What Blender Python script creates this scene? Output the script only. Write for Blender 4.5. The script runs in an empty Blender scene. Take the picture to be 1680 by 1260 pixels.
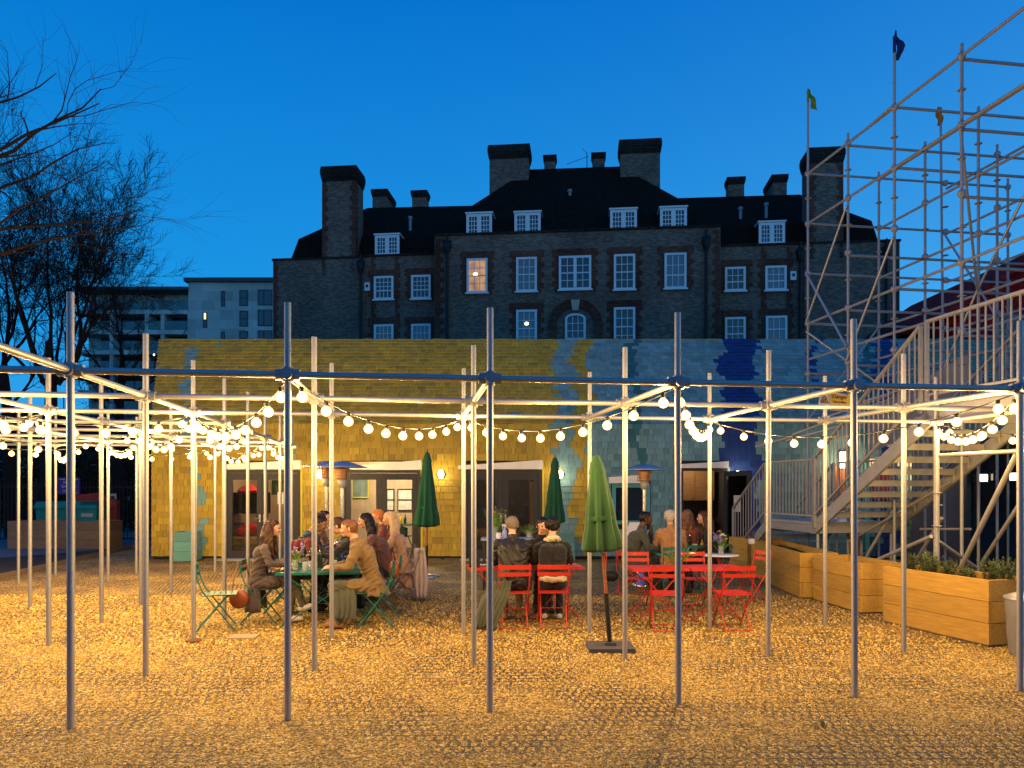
import bpy, bmesh, math, random
import numpy as np
from mathutils import Vector, Matrix, noise
random.seed(7); RNG = np.random.default_rng(11)
SC = bpy.context.scene
COL = SC.collection
PI = math.pi
# ------------------------------------------------------------------ camera, sky, exposure
F, HZ, EYE = 1222.0, 799.0, 1.8          # focal length and horizon in photograph pixels, eye height in metres
cam_d = bpy.data.cameras.new('camera'); cam = bpy.data.objects.new('camera', cam_d); COL.objects.link(cam)
cam.location = (0, 0, EYE); cam.rotation_euler = (PI/2, 0, 0)
cam_d.sensor_width = 36; cam_d.lens = 36*F/1680; cam_d.shift_y = (HZ-630)/1680
cam_d.clip_start = 0.1; cam_d.clip_end = 1500
SC.camera = cam
SC.view_settings.view_transform = 'Standard'; SC.view_settings.look = 'None'
SC.view_settings.exposure = 0; SC.view_settings.gamma = 1; SC.view_settings.use_curve_mapping = False
SC.render.engine = 'CYCLES'
SC.cycles.use_denoising = True
SC.cycles.max_bounces = 6; SC.cycles.diffuse_bounces = 3; SC.cycles.glossy_bounces = 3
SC.cycles.transmission_bounces = 6; SC.cycles.transparent_max_bounces = 12
SC.cycles.caustics_reflective = False; SC.cycles.caustics_refractive = False
SC.cycles.use_light_tree = True
SC.cycles.sample_clamp_indirect = 4
W = bpy.data.worlds.new('World'); SC.world = W; W.use_nodes = True
def world():
    nt = W.node_tree; N = nt.nodes; L = nt.links; N.clear()
    out = N.new('ShaderNodeOutputWorld'); bg = N.new('ShaderNodeBackground')
    tc = N.new('ShaderNodeTexCoord'); sep = N.new('ShaderNodeSeparateXYZ'); L.new(tc.outputs['Generated'], sep.inputs[0])
    ramp = N.new('ShaderNodeValToRGB'); L.new(sep.outputs['Z'], ramp.inputs[0])
    els = ramp.color_ramp.elements
    stops = [(0, (.045, .40, .84)), (.20, (.010, .315, .80)), (.55, (.000, .170, .62)), (1, (.001, .11, .44))]
    els[0].position = 0; els[0].color = (*stops[0][1], 1); els[1].position = 1; els[1].color = (*stops[3][1], 1)
    for p, c in stops[1:3]:
        e = els.new(p); e.color = (*c, 1)
    # the last light of the sunset, low behind the camera's right shoulder
    dot = N.new('ShaderNodeVectorMath'); dot.operation = 'DOT_PRODUCT'; L.new(tc.outputs['Generated'], dot.inputs[0]); dot.inputs[1].default_value = (.86, -.51, 0)
    def m(op, a, b=None, clamp=False):
        n = N.new('ShaderNodeMath'); n.operation = op; n.use_clamp = clamp
        for k, v in ((0, a), (1, b)):
            if v is None: continue
            if isinstance(v, (int, float)): n.inputs[k].default_value = v
            else: L.new(v, n.inputs[k])
        return n.outputs[0]
    a = m('POWER', m('MULTIPLY_ADD', dot.outputs['Value'], .5, True), 2.0)
    N_ = a.node.inputs[0].links[0].from_node; N_.inputs[2].default_value = .5
    zz = m('POWER', m('SUBTRACT', 1.0, m('ABSOLUTE', sep.outputs['Z']), True), 3.2)
    f = m('MULTIPLY', a, zz)
    add = N.new('ShaderNodeMix'); add.data_type = 'RGBA'; add.blend_type = 'ADD'; add.clamp_result = False
    L.new(f, add.inputs[0]); L.new(ramp.outputs[0], add.inputs[6]); add.inputs[7].default_value = (.42, .64, .56, 1)
    L.new(add.outputs[2], bg.inputs[0]); bg.inputs[1].default_value = 1.0
    L.new(bg.outputs[0], out.inputs[0])
world()

# ------------------------------------------------------------------ helpers
def at(px, py, Y): return Vector(((px-840)*Y/F, Y, EYE+(HZ-py)*Y/F))
def gnd(px, py):
    Y = F*EYE/(py-HZ); return Vector(((px-840)*Y/F, Y, 0))

class MB:
    """collects shapes; build() links them as one mesh object"""
    def __init__(s): s.v = []; s.f = []; s.m = []; s.s = []; s.c = []; s.col = (1, 1, 1, 1)
    def add(s, vs, fs, mi=0, smooth=False):
        b = len(s.v); s.v += [tuple(v) for v in vs]
        for f in fs:
            s.f.append(tuple(b+i for i in f)); s.m.append(mi); s.s.append(smooth); s.c.append(s.col)
        return s
    def box(s, c, size, rz=0, mi=0, M=None):
        hx, hy, hz = size[0]/2, size[1]/2, size[2]/2
        R = M if M is not None else Matrix.Rotation(rz, 3, 'Z')
        vs = [Vector(c)+R @ Vector((x*hx, y*hy, z*hz)) for x in (-1, 1) for y in (-1, 1) for z in (-1, 1)]
        return s.add(vs, [(0, 1, 3, 2), (4, 6, 7, 5), (0, 4, 5, 1), (2, 3, 7, 6), (0, 2, 6, 4), (1, 5, 7, 3)], mi)
    def bb(s, x0, x1, y0, y1, z0, z1, mi=0): return s.box(((x0+x1)/2, (y0+y1)/2, (z0+z1)/2), (abs(x1-x0), abs(y1-y0), abs(z1-z0)), 0, mi)
    def bar(s, p, q, w, h, up=(0, 0, 1), mi=0):
        p = Vector(p); q = Vector(q); d = q-p; l = d.length; d = d/l; u = Vector(up)
        if abs(d.dot(u)) > .98: u = Vector((1, 0, 0))
        sd = d.cross(u).normalized(); u = sd.cross(d)
        M = Matrix((d, sd, u)).transposed()
        return s.box((p+q)/2, (l, w, h), 0, mi, M)
    def tube(s, pts, r, n=8, mi=0, caps=True, smooth=True):
        pts = [Vector(p) for p in pts]; k = len(pts); rs = r if isinstance(r, (list, tuple)) else [r]*k
        d0 = (pts[1]-pts[0]).normalized(); ref = Vector((0, 0, 1)) if abs(d0.z) < .9 else Vector((1, 0, 0))
        vs = []
        for i, p in enumerate(pts):
            d = (pts[min(i+1, k-1)]-pts[max(i-1, 0)])
            if d.length < 1e-9: d = d0
            d = d.normalized(); sd = d.cross(ref)
            if sd.length < 1e-4: ref = Vector((0, 1, 0)); sd = d.cross(ref)
            sd.normalize(); u = sd.cross(d); ref = u
            for j in range(n):
                a = 2*PI*j/n; vs.append(p+(sd*math.cos(a)+u*math.sin(a))*rs[i])
        s.add(vs, [(i*n+j, i*n+(j+1) % n, (i+1)*n+(j+1) % n, (i+1)*n+j) for i in range(k-1) for j in range(n)], mi, smooth)
        if caps: s.add(vs[:n], [tuple(range(n))[::-1]], mi); s.add(vs[-n:], [tuple(range(n))], mi)
        return s
    def lathe(s, c, prof, n=16, mi=0, smooth=True, M=None, fl=None):
        vs = []
        for (r, z) in prof:
            for j in range(n):
                a = 2*PI*j/n; rr = r*(fl(j, z) if fl else 1)
                v = Vector((rr*math.cos(a), rr*math.sin(a), z)); v = M @ v if M is not None else v
                vs.append(Vector(c)+v)
        k = len(prof)
        s.add(vs, [(i*n+j, i*n+(j+1) % n, (i+1)*n+(j+1) % n, (i+1)*n+j) for i in range(k-1) for j in range(n)], mi, smooth)
        if prof[0][0] > 1e-4: s.add(vs[:n], [tuple(range(n))[::-1]], mi)
        if prof[-1][0] > 1e-4: s.add(vs[-n:], [tuple(range(n))], mi)
        return s
    def ball(s, c, r, n=10, mi=0, sc=(1, 1, 1), M=None):
        k = max(4, n//2+1); vs = []; c = Vector(c)
        for i in range(1, k):
            t = PI*i/k
            for j in range(n):
                a = 2*PI*j/n; v = Vector((math.sin(t)*math.cos(a)*sc[0], math.sin(t)*math.sin(a)*sc[1], math.cos(t)*sc[2]))*r
                vs.append(c+(M @ v if M is not None else v))
        e = len(vs); T = Vector((0, 0, r*sc[2])); T = M @ T if M is not None else T; vs += [c+T, c-T]
        fs = [(i*n+j, (i+1)*n+j, (i+1)*n+(j+1) % n, i*n+(j+1) % n) for i in range(k-2) for j in range(n)]
        fs += [(e, j, (j+1) % n) for j in range(n)]+[(e+1, (k-2)*n+(j+1) % n, (k-2)*n+j) for j in range(n)]
        return s.add(vs, fs, mi, True)
    def prism(s, poly, d, mi=0):
        """poly: planar list of points; d: extrusion vector"""
        n = len(poly); P = [Vector(p) for p in poly]; d = Vector(d)
        nrm = Vector((0, 0, 0))
        for i in range(n): nrm += P[i].cross(P[(i+1) % n])
        vs = P+[p+d for p in P]; fl = nrm.dot(d) > 0
        fs = [tuple(range(n))[::-1] if fl else tuple(range(n)), tuple(range(n, 2*n)) if fl else tuple(range(n, 2*n))[::-1]]
        for i in range(n):
            j = (i+1) % n; fs.append((i, j, n+j, n+i) if fl else (j, i, n+i, n+j))
        return s.add(vs, fs, mi)
    def mesh(s, name, mats):
        me = bpy.data.meshes.new(name); me.from_pydata(s.v, [], s.f)
        for m in (mats if isinstance(mats, (list, tuple)) else [mats]): me.materials.append(m)
        me.polygons.foreach_set('material_index', s.m); me.polygons.foreach_set('use_smooth', s.s)
        if any(c != (1, 1, 1, 1) for c in s.c[:1]+s.c[-1:]):
            ca = me.color_attributes.new('tint', 'FLOAT_COLOR', 'CORNER')
            arr = np.repeat(np.array(s.c, dtype=np.float32), [len(f) for f in s.f], axis=0); ca.data.foreach_set('color', arr.ravel())
        me.update(); return me
    def build(s, name, mats, parent=None, **k):
        if not s.v: return None
        return link(name, s.mesh(name, mats), parent, **k)
def link(name, data, parent=None, loc=None, rz=None, label=None, cat=None, group=None, kind=None):
    o = bpy.data.objects.new(name, data); COL.objects.link(o)
    if parent is not None: o.parent = parent
    if loc is not None: o.location = loc
    if rz is not None: o.rotation_euler.z = rz
    tag(o, label, cat, group, kind); return o
def tag(o, label=None, cat=None, group=None, kind=None):
    for k, v in (('label', label), ('category', cat), ('group', group), ('kind', kind)):
        if v: o[k] = v
    return o
def thing(name, label, cat, loc=(0, 0, 0), rz=0, group=None): return link(name, None, None, loc, rz, label, cat, group)
def struct(name, mb, m): return mb.build(name, m, kind='structure')
KIDS = {}
def dup(root, loc, rz, label, group=None, depth=3):
    kids = {}
    for o in COL.objects:
        if o.parent: kids.setdefault(o.parent.name, []).append(o)
    def cp(o, par, d):
        c = o.copy(); COL.objects.link(c)
        if par: c.parent = par
        if d: [cp(k, c, d-1) for k in kids.get(o.name, [])]
        return c
    r = cp(root, None, depth); r.location = loc; r.rotation_euler.z = rz; r['label'] = label
    if group: r['group'] = group
    return r

# ------------------------------------------------------------------ materials
def nodes(name):
    m = bpy.data.materials.new(name); m.use_nodes = True; nt = m.node_tree; b = nt.nodes['Principled BSDF']; return m, nt, nt.nodes, nt.links, b
def mat(name, col, rough=.6, metal=0, var=.12, scale=8, bump=.15, bscale=None, dist=.003, tint=None, stretch=(1, 1, 1), spec=.5, dirt=None, coat=0, sheen=0, coord='Object'):
    """principled with two-scale colour noise and fine relief"""
    m, nt, N, L, b = nodes(name)
    tc = N.new('ShaderNodeTexCoord'); mp = N.new('ShaderNodeMapping'); L.new(tc.outputs[coord], mp.inputs[0]); mp.inputs['Scale'].default_value = stretch
    n1 = N.new('ShaderNodeTexNoise'); n1.inputs['Scale'].default_value = scale; n1.inputs['Detail'].default_value = 5; L.new(mp.outputs[0], n1.inputs['Vector'])
    mx = N.new('ShaderNodeMix'); mx.data_type = 'RGBA'; L.new(n1.outputs['Fac'], mx.inputs[0])
    lo = [max(0, c*(1-var*2)) for c in col]; hi = [min(1, c*(1+var*2)) for c in col]
    if dirt: lo = dirt
    mx.inputs[6].default_value = (*lo, 1); mx.inputs[7].default_value = (*hi, 1)
    outc = mx.outputs[2]
    if tint:
        a = N.new('ShaderNodeAttribute') if tint != 'object' else N.new('ShaderNodeObjectInfo')
        if tint != 'object': a.attribute_name = 'tint'
        mu = N.new('ShaderNodeMix'); mu.data_type = 'RGBA'; mu.blend_type = 'MULTIPLY'; mu.inputs[0].default_value = 1
        L.new(outc, mu.inputs[6]); L.new(a.outputs['Color'], mu.inputs[7]); outc = mu.outputs[2]
    L.new(outc, b.inputs['Base Color'])
    spec = min(spec, .25) if max(col) < .06 and rough > .4 else spec
    b.inputs['Roughness'].default_value = rough; b.inputs['Metallic'].default_value = metal
    b.inputs['Specular IOR Level'].default_value = spec
    if coat: b.inputs['Coat Weight'].default_value = coat
    if sheen: b.inputs['Sheen Weight'].default_value = sheen
    if bump:
        n2 = N.new('ShaderNodeTexNoise'); n2.inputs['Scale'].default_value = bscale or scale*6; n2.inputs['Detail'].default_value = 4; L.new(mp.outputs[0], n2.inputs['Vector'])
        bu = N.new('ShaderNodeBump'); bu.inputs['Strength'].default_value = bump; bu.inputs['Distance'].default_value = dist
        L.new(n2.outputs['Fac'], bu.inputs['Height']); L.new(bu.outputs[0], b.inputs['Normal'])
    return m
def emit(name, col, st):
    m, nt, N, L, b = nodes(name); b.inputs['Base Color'].default_value = (*col, 1)
    b.inputs['Emission Color'].default_value = (*col, 1); b.inputs['Emission Strength'].default_value = st; m.cycles.emission_sampling = 'NONE'; return m
def glassy(name, col=(.02, .03, .04), alpha=.25, rough=.03):
    m, nt, N, L, b = nodes(name); b.inputs['Base Color'].default_value = (*col, 1); b.inputs['Roughness'].default_value = rough
    b.inputs['Alpha'].default_value = alpha; b.inputs['Specular IOR Level'].default_value = .6; return m
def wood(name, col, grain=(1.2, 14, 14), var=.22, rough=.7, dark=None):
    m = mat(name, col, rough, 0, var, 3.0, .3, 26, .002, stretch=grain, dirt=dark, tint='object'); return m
M_ = {}
M_['galv'] = mat('galvanised_steel', (.37, .37, .37), .45, .55, .08, 30, .04, 120, .001)
M_['galv_s'] = mat('stair_galvanised_steel', (.31, .31, .32), .5, .35, .12, 8, .05, 90, .001)
M_['galv_dull'] = mat('dull_galvanised_steel', (.27, .28, .30), .5, .25, .06, 14, 0, 90, .001)
M_['black'] = mat('black_rubber', (.015, .015, .015), .6, 0, .2, 20, .1)
M_['char'] = mat('charcoal_frame', (.035, .036, .04), .45, 0, .1, 6, .05)
M_['white'] = mat('white_paint', (.72, .73, .72), .5, 0, .04, 6, .06)
M_['zinc'] = mat('bright_flashing', (.66, .66, .64), .4, .3, .08, 3, .05)
M_['red'] = mat('red_paint', (.52, .030, .016), .4, 0, .08, 9, .05)
M_['green'] = mat('dark_green_paint', (.008, .13, .10), .42, 0, .12, 9, .05)
M_['teal'] = mat('teal_paint', (.06, .34, .36), .5, 0, .1, 5, .1)
M_['gravelbase'] = None
M_['glass'] = glassy('window_glass', (.03, .05, .07), .55, .02)
def pane_mat(name, tint=(.93, .94, .92), fac=.012):
    m, nt, N, L, b = nodes(name); N.remove(b); tr = N.new('ShaderNodeBsdfTransparent'); tr.inputs[0].default_value = (*tint, 1); gl = N.new('ShaderNodeBsdfGlossy'); gl.inputs['Roughness'].default_value = .015
    fr = N.new('ShaderNodeFresnel'); fr.inputs[0].default_value = 1.5; ad = N.new('ShaderNodeMath'); ad.operation = 'MULTIPLY_ADD'; L.new(fr.outputs[0], ad.inputs[0]); ad.inputs[1].default_value = 1.0; ad.inputs[2].default_value = fac
    mx = N.new('ShaderNodeMixShader'); L.new(ad.outputs[0], mx.inputs[0]); L.new(tr.outputs[0], mx.inputs[1]); L.new(gl.outputs[0], mx.inputs[2]); L.new(mx.outputs[0], nt.nodes['Material Output'].inputs[0]); return m
M_['doorglass'] = pane_mat('door_glass')
M_['clear'] = glassy('clear_glass', (.6, .65, .65), .3, .05)
M_['cable'] = mat('black_cable', (.03, .03, .03), .5, 0, .1, 5, 0)
# ------------------------------------------------------------------ ground
def gravel_mat(name, pebble):
    m, nt, N, L, b = nodes(name)
    geo = N.new('ShaderNodeNewGeometry')
    v = N.new('ShaderNodeTexVoronoi'); v.inputs['Scale'].default_value = 48; L.new(geo.outputs['Position'], v.inputs['Vector'])
    rmp = N.new('ShaderNodeValToRGB'); e = rmp.color_ramp.elements
    e[0].position = 0; e[0].color = (.10, .055, .016, 1); e[1].position = 1; e[1].color = (.74, .52, .20, 1)
    x = e.new(.35); x.color = (.31, .19, .030, 1); x = e.new(.7); x.color = (.56, .37, .050, 1)
    if pebble:
        a = N.new('ShaderNodeAttribute'); a.attribute_name = 'tint'; L.new(a.outputs['Fac'], rmp.inputs[0]); L.new(rmp.outputs[0], b.inputs['Base Color'])
    else:
        sep = N.new('ShaderNodeSeparateColor'); L.new(v.outputs['Color'], sep.inputs[0]); L.new(sep.outputs[0], rmp.inputs[0])
        # dark plastic cells of the gravel grid show through in worn patches
        br = N.new('ShaderNodeTexBrick'); br.inputs['Scale'].default_value = 1; br.inputs['Brick Width'].default_value = .072; br.inputs['Row Height'].default_value = .115
        br.inputs['Mortar Size'].default_value = .014; br.inputs['Mortar Smooth'].default_value = .4
        nd = N.new('ShaderNodeTexNoise'); nd.inputs['Scale'].default_value = 30; L.new(geo.outputs['Position'], nd.inputs['Vector'])
        vm = N.new('ShaderNodeVectorMath'); vm.operation = 'MULTIPLY_ADD'; L.new(nd.outputs['Color'], vm.inputs[0]); vm.inputs[1].default_value = (.02, .02, 0); L.new(geo.outputs['Position'], vm.inputs[2]); L.new(vm.outputs[0], br.inputs['Vector'])
        n = N.new('ShaderNodeTexNoise'); n.inputs['Scale'].default_value = .9; n.inputs['Detail'].default_value = 3; L.new(geo.outputs['Position'], n.inputs['Vector'])
        r2 = N.new('ShaderNodeMapRange'); r2.inputs[1].default_value = .40; r2.inputs[2].default_value = .56; L.new(n.outputs['Fac'], r2.inputs[0])
        mu = N.new('ShaderNodeMath'); mu.operation = 'MULTIPLY'; L.new(br.outputs['Fac'], mu.inputs[0]); L.new(r2.outputs[0], mu.inputs[1])
        mx = N.new('ShaderNodeMix'); mx.data_type = 'RGBA'; L.new(mu.outputs[0], mx.inputs[0]); gp = N.new('ShaderNodeMapRange'); L.new(v.outputs['Distance'], gp.inputs[0]); gp.inputs[1].default_value = .42; gp.inputs[2].default_value = .75; gp.inputs[3].default_value = 1; gp.inputs[4].default_value = .22; sc_ = N.new('ShaderNodeVectorMath'); sc_.operation = 'SCALE'; L.new(rmp.outputs[0], sc_.inputs[0]); L.new(gp.outputs[0], sc_.inputs['Scale']); L.new(sc_.outputs[0], mx.inputs[6]); mx.inputs[7].default_value = (.03, .026, .022, 1)
        L.new(mx.outputs[2], b.inputs['Base Color'])
        bu = N.new('ShaderNodeBump'); bu.inputs['Strength'].default_value = 1; bu.inputs['Distance'].default_value = .012
        inv = N.new('ShaderNodeMath'); inv.operation = 'SUBTRACT'; inv.inputs[0].default_value = 1; L.new(v.outputs['Distance'], inv.inputs[1])
        m3 = N.new('ShaderNodeMath'); m3.operation = 'SUBTRACT'; L.new(inv.outputs[0], m3.inputs[0]); L.new(mu.outputs[0], m3.inputs[1]); L.new(m3.outputs[0], bu.inputs['Height']); L.new(bu.outputs[0], b.inputs['Normal'])
    b.inputs['Roughness'].default_value = .75
    return m
MG = gravel_mat('gravel_bed', False); MP = gravel_mat('gravel_stones', True)
M_['earth'] = mat('dark_earth', (.05, .035, .024), .95, 0, .4, 3, .8, 14, .03)
M_['asphalt'] = mat('grey_path', (.12, .12, .13), .85, 0, .15, 2, .3, 80, .003)
struct('ground', MB().bb(-400, 400, -40, 600, -.5, -.012), M_['asphalt'])
g = MB(); P0 = gnd(-200, 975); P1 = gnd(0, 950); P2 = gnd(215, 900); P3 = gnd(238, 893)
edge = [(-13, -6), (-13, 6), (P0.x, P0.y), (P1.x, P1.y), (P2.x, P2.y), (-9.3, 19.2)]
g.prism([(x, y, 0) for x, y in edge]+[(-9.3, 25, 0), (14, 25, 0), (14, -6, 0)][::1], (0, 0, -.010))
gr = g.build('gravel', MG, kind='structure'); gr.name = 'gravel_court'
bed = MB().prism([(-40, 8, .02), (-13, 6, .02), (P0.x, P0.y, .02), (P1.x, P1.y, .02), (P2.x, P2.y, .02), (gnd(210, 905).x-.4, gnd(210, 905).y+1.5, .02), (gnd(0, 916).x, gnd(0, 916).y, .02), (-40, 19, .02)], (0, 0, -.03))
struct('soil_bed', bed, M_['earth'])
M_['sleeper'] = wood('timber_edging_wood', (.16, .11, .07))
ed = thing('timber_edging', 'long low weathered timber board edging the dark soil bed by the gravel', 'edging')
pts = [Vector((-14, 7.5, 0)), P0, P1, P2, Vector((-9.4, 20.5, 0))]
for a, b_ in zip(pts, pts[1:]):
    k = max(1, round((b_-a).length/2.4))
    for i in range(k):
        p = a.lerp(b_, i/k); q = a.lerp(b_, (i+1)/k-.004)
        MB().bar(p+Vector((0, 0, .035)), q+Vector((0, 0, .035)), .05, .13).build('board', M_['sleeper'], ed)
# loose stones: real geometry near the camera, thinned along the ribs of the buried grid where it is worn
def stones():
    cells = []
    for (y0, y1, pitch, size) in ((4.5, 6.2, .0135, 1.0), (6.2, 8.4, .0180, 1.25), (8.4, 12.4, .029, 1.7)):
        ys = np.arange(y0, y1, pitch); 
        for y in ys:
            hw = .70*y+.3; xs = np.arange(-hw, hw, pitch)
            cells.append(np.stack([xs, np.full_like(xs, y), np.full_like(xs, pitch), np.full_like(xs, size)], 1))
    P = np.concatenate(cells); n = len(P)
    P[:, :2] += (RNG.random((n, 2))-.5)*P[:, 2:3]*1.1
    ang = .132; c, s = math.cos(ang), math.sin(ang)
    u = P[:, 0]*c+P[:, 1]*s; w = -P[:, 0]*s+P[:, 1]*c
    # patchiness
    def sn(x, y, f, k): return np.sin(x*f+k)*np.cos(y*f*1.13+k*2.1)+.5*np.sin(x*f*2.3-y*f*1.7+k*.7)+.35*np.cos(x*f*4.1+y*f*3.3+k)
    patch = sn(P[:, 0], P[:, 1], 1.5, .9)
    rib = (np.mod(w, .115) < .036) | (np.mod(u+.036*np.floor(w/.115), .072) < .018)
    keep = ~(rib & (RNG.random(n)+.2*RNG.standard_normal(n) < .66+.5*patch)) & (RNG.random(n) > .20)
    P = P[keep]; n = len(P)
    a = RNG.random(n)*2*PI; L = P[:, 2]*.95*RNG.uniform(.45, 1.25, n)*np.where(RNG.random(n) > .97, 1.7, 1); Wd = L*RNG.uniform(.45, .85, n); H = L*RNG.uniform(.30, .75, n)
    base = np.array([[-1, -1, 0], [1, -.8, 0], [1, 1, 0], [-1, .8, 0], [-.45, 0, 1], [.5, .1, .9]])*.5
    V = np.repeat(base[None], n, 0)+RNG.normal(0, .10, (n, 6, 3)); V[:, :4, 2] = 0; V[:, 4:, 2] = np.abs(V[:, 4:, 2])*2
    x = V[:, :, 0]*L[:, None]; y = V[:, :, 1]*Wd[:, None]; z = V[:, :, 2]*H[:, None]-.002
    ca, sa = np.cos(a)[:, None], np.sin(a)[:, None]
    co = np.stack([P[:, 0:1]+x*ca-y*sa, P[:, 1:2]+x*sa+y*ca, z], 2).reshape(-1, 3)
    tri = np.array([[0, 1, 5], [0, 5, 4], [1, 2, 5], [2, 3, 4], [2, 4, 5], [3, 0, 4]])
    idx = (tri[None]+6*np.arange(n)[:, None, None]).reshape(-1)
    me = bpy.data.meshes.new('gravel_stones'); me.vertices.add(len(co)); me.vertices.foreach_set('co', co.ravel())
    nf = n*6; me.loops.add(nf*3); me.loops.foreach_set('vertex_index', idx.astype(np.int32))
    me.polygons.add(nf); me.polygons.foreach_set('loop_start', np.arange(0, nf*3, 3, dtype=np.int32))
    me.update(calc_edges=True)
    t = np.repeat(RNG.random(n), 6); cc = np.stack([t, t, t, np.ones_like(t)], 1).astype(np.float32)
    at_ = me.color_attributes.new('tint', 'FLOAT_COLOR', 'POINT'); at_.data.foreach_set('color', cc.ravel())
    me.materials.append(MP); print('stones', n)
    return link('gravel', me, kind='stuff', label='loose tan gravel stones lying over a black cellular grid')
stones()

# ------------------------------------------------------------------ canopy of scaffold tubes
TH = .1322; CX, CY = math.cos(TH), math.sin(TH); PITCH = 1.571
def node(i, j):
    X = -3.292+PITCH*(i*CX-min(j, 2)*CY); Y = 5.556+PITCH*(i*CY+min(j, 2)*CX)
    if j > 2: X -= .20*(j-2); Y += 1.45*(j-2)
    return Vector((X, Y, 0))
TOP, BARZ, RT = 3.248, 2.669, .0262
posts = [(i, j) for j in (0, 1) for i in range(-2, 7)]+[(i, 2) for i in range(-4, 7)]+[(i, j) for j in range(3, 8) for i in range(-5, 1)]+[(0, -1)]
posts = [p for p in posts if not (p[1] == 0 and p[0] < -1)]
frame = thing('tube_canopy', 'open grid of galvanised scaffold tubes carrying the festoon lights over the gravel', 'canopy frame')
PN = set(posts)
pm = MB().tube([(0, 0, 0), (0, 0, TOP)], RT, 14, caps=True).mesh('post', M_['galv'])
cp = MB()
cp.tube([(0, 0, -.045), (0, 0, .045)], .036, 12); cp.tube([(-.075, 0, 0), (.075, 0, 0)], .036, 12); cp.tube([(0, -.06, 0), (0, .075, 0)], .036, 12); cp.box((0, -.04, .03), (.02, .03, .02))
cp.v = [(x*1.2, y*1.25, z*1.25) for x, y, z in cp.v]; cm = cp.mesh('coupler', M_['galv_dull'])
fl = MB().lathe((0, 0, .01), [(.0, .035), (.035, .03), (.09, .012), (.095, 0), (.0, -.01)], 16).mesh('base_plate', mat('rusty_plate', (.16, .07, .03), .8, 0, .3, 20, .3))
for (i, j) in posts:
    n = node(i, j)
    o = link('post', pm, frame, n); o.rotation_euler = (random.uniform(-.002, .002), random.uniform(-.002, .002), random.random()*6)
    o.scale.z = random.uniform(.992, 1.01)
    if (i, j) != (0, -1): link('coupler', cm, frame, n+Vector((0, 0, BARZ)), TH)
link('base_plate', fl, frame, node(0, 2))
bars = []
for (i, j) in posts:
    for (di, dj) in ((1, 0), (0, 1)):
        q = (i+di, j+dj)
        if q in PN:
            if (i, j) == (0, -1): pass
            bars.append((node(i, j), node(*q)))
bars += [(node(-1, 0), node(-2, 0)), (node(6, 0), node(7, 0)), (node(6, 1), node(7, 1)), (node(-2, 1), node(-3, 1)), (node(-4, 2), node(-5, 2))]
for a, b_ in bars:
    d = (b_-a).normalized()*.028; z = Vector((0, 0, BARZ))
    ao = MB().tube([a+d+z, b_-d+z], RT, 14).build('crossbar', M_['galv'], frame)
# stub rail that closes the frame at its right end
n6 = node(6, 2); n65 = n6+Vector((CY, -CX, 0))*1.3
MB().tube([n6+Vector((.03, 0, 2.22)), n65+Vector((.1, 0, 2.22))], RT, 12).build('crossbar', M_['galv'], frame)

# ------------------------------------------------------------------ festoon lights
WARM = (1.0, .60, .20)
def bulb_glass():
    m, nt, N, L, b = nodes('glowing_bulb_glass'); N.remove(b); tr = N.new('ShaderNodeBsdfTransparent'); em = N.new('ShaderNodeEmission'); em.inputs[0].default_value = (1, .60, .20, 1)
    lw = N.new('ShaderNodeLayerWeight'); lw.inputs[0].default_value = .35; mr = N.new('ShaderNodeMapRange'); L.new(lw.outputs['Facing'], mr.inputs[0]); mr.inputs[3].default_value = .60; mr.inputs[4].default_value = .35; m4 = N.new('ShaderNodeMapRange'); L.new(lw.outputs['Facing'], m4.inputs[0]); m4.inputs[2].default_value = .75; m4.inputs[3].default_value = 13; m4.inputs[4].default_value = 1.5; L.new(m4.outputs[0], em.inputs[1])
    mx = N.new('ShaderNodeMixShader'); L.new(mr.outputs[0], mx.inputs[0]); L.new(tr.outputs[0], mx.inputs[1]); L.new(em.outputs[0], mx.inputs[2]); L.new(mx.outputs[0], nt.nodes['Material Output'].inputs[0]); m.cycles.emission_sampling = 'NONE'; return m
M_['bulb'] = bulb_glass(); M_['socket'] = mat('bulb_socket', (.02, .018, .015), .5, 0, .1, 10, 0)
bulb_me = MB().lathe((0, 0, 0), [(.0, -.108), (.025, -.101), (.041, -.083), (.0455, -.062), (.039, -.042), (.022, -.026), (.014, -.016)], 12).mesh('bulb', M_['bulb'])
sock_me = MB().lathe((0, 0, 0), [(.014, -.030), (.019, -.018), (.019, .012), (.012, .020)], 8).mesh('socket', M_['socket'])
pl = bpy.data.lights.new('bulb_light', 'POINT'); pl.color = WARM; pl.energy = 49; pl.shadow_soft_size = .020
pl_far = pl
def festoon(label, nodes_, sag=.26, per=10, z0=BARZ-.03):
    root = thing('festoon_lights', label, 'festoon lights', nodes_[0]+Vector((0, 0, z0)), group='strings of festoon bulbs under the tube canopy')
    o0 = root.location.copy(); cab = []; S = []
    for a, b_ in zip(nodes_, nodes_[1:]):
        A = a+Vector((0, 0, z0)); B = b_+Vector((0, 0, z0)); dist = (B-A).length; k = max(4, round(per*dist/3.5)); sg = sag*random.uniform(.85, 1.15)*min(1.2, (dist/3.5))
        f = lambda t: A.lerp(B, t)-Vector((0, 0, sg*4*t*(1-t)))
        cab += [f(i/14) for i in range(15 if b_ is nodes_[-1] else 14)]
        S += [f((i+.5)/k) for i in range(k)]
    MB().tube([p-o0 for p in cab], .006, 5).build('cable', M_['cable'], root)
    for p in S:
        s = link('socket', sock_me, root, p-o0-Vector((0, 0, .015))); s.rotation_euler = (random.uniform(-.12, .12), random.uniform(-.12, .12), 0)
        link('bulb', bulb_me, s)
        l = bpy.data.objects.new('bulb_light', pl); COL.objects.link(l); l.parent = s; l.location = (0, 0, -.062)
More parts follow.
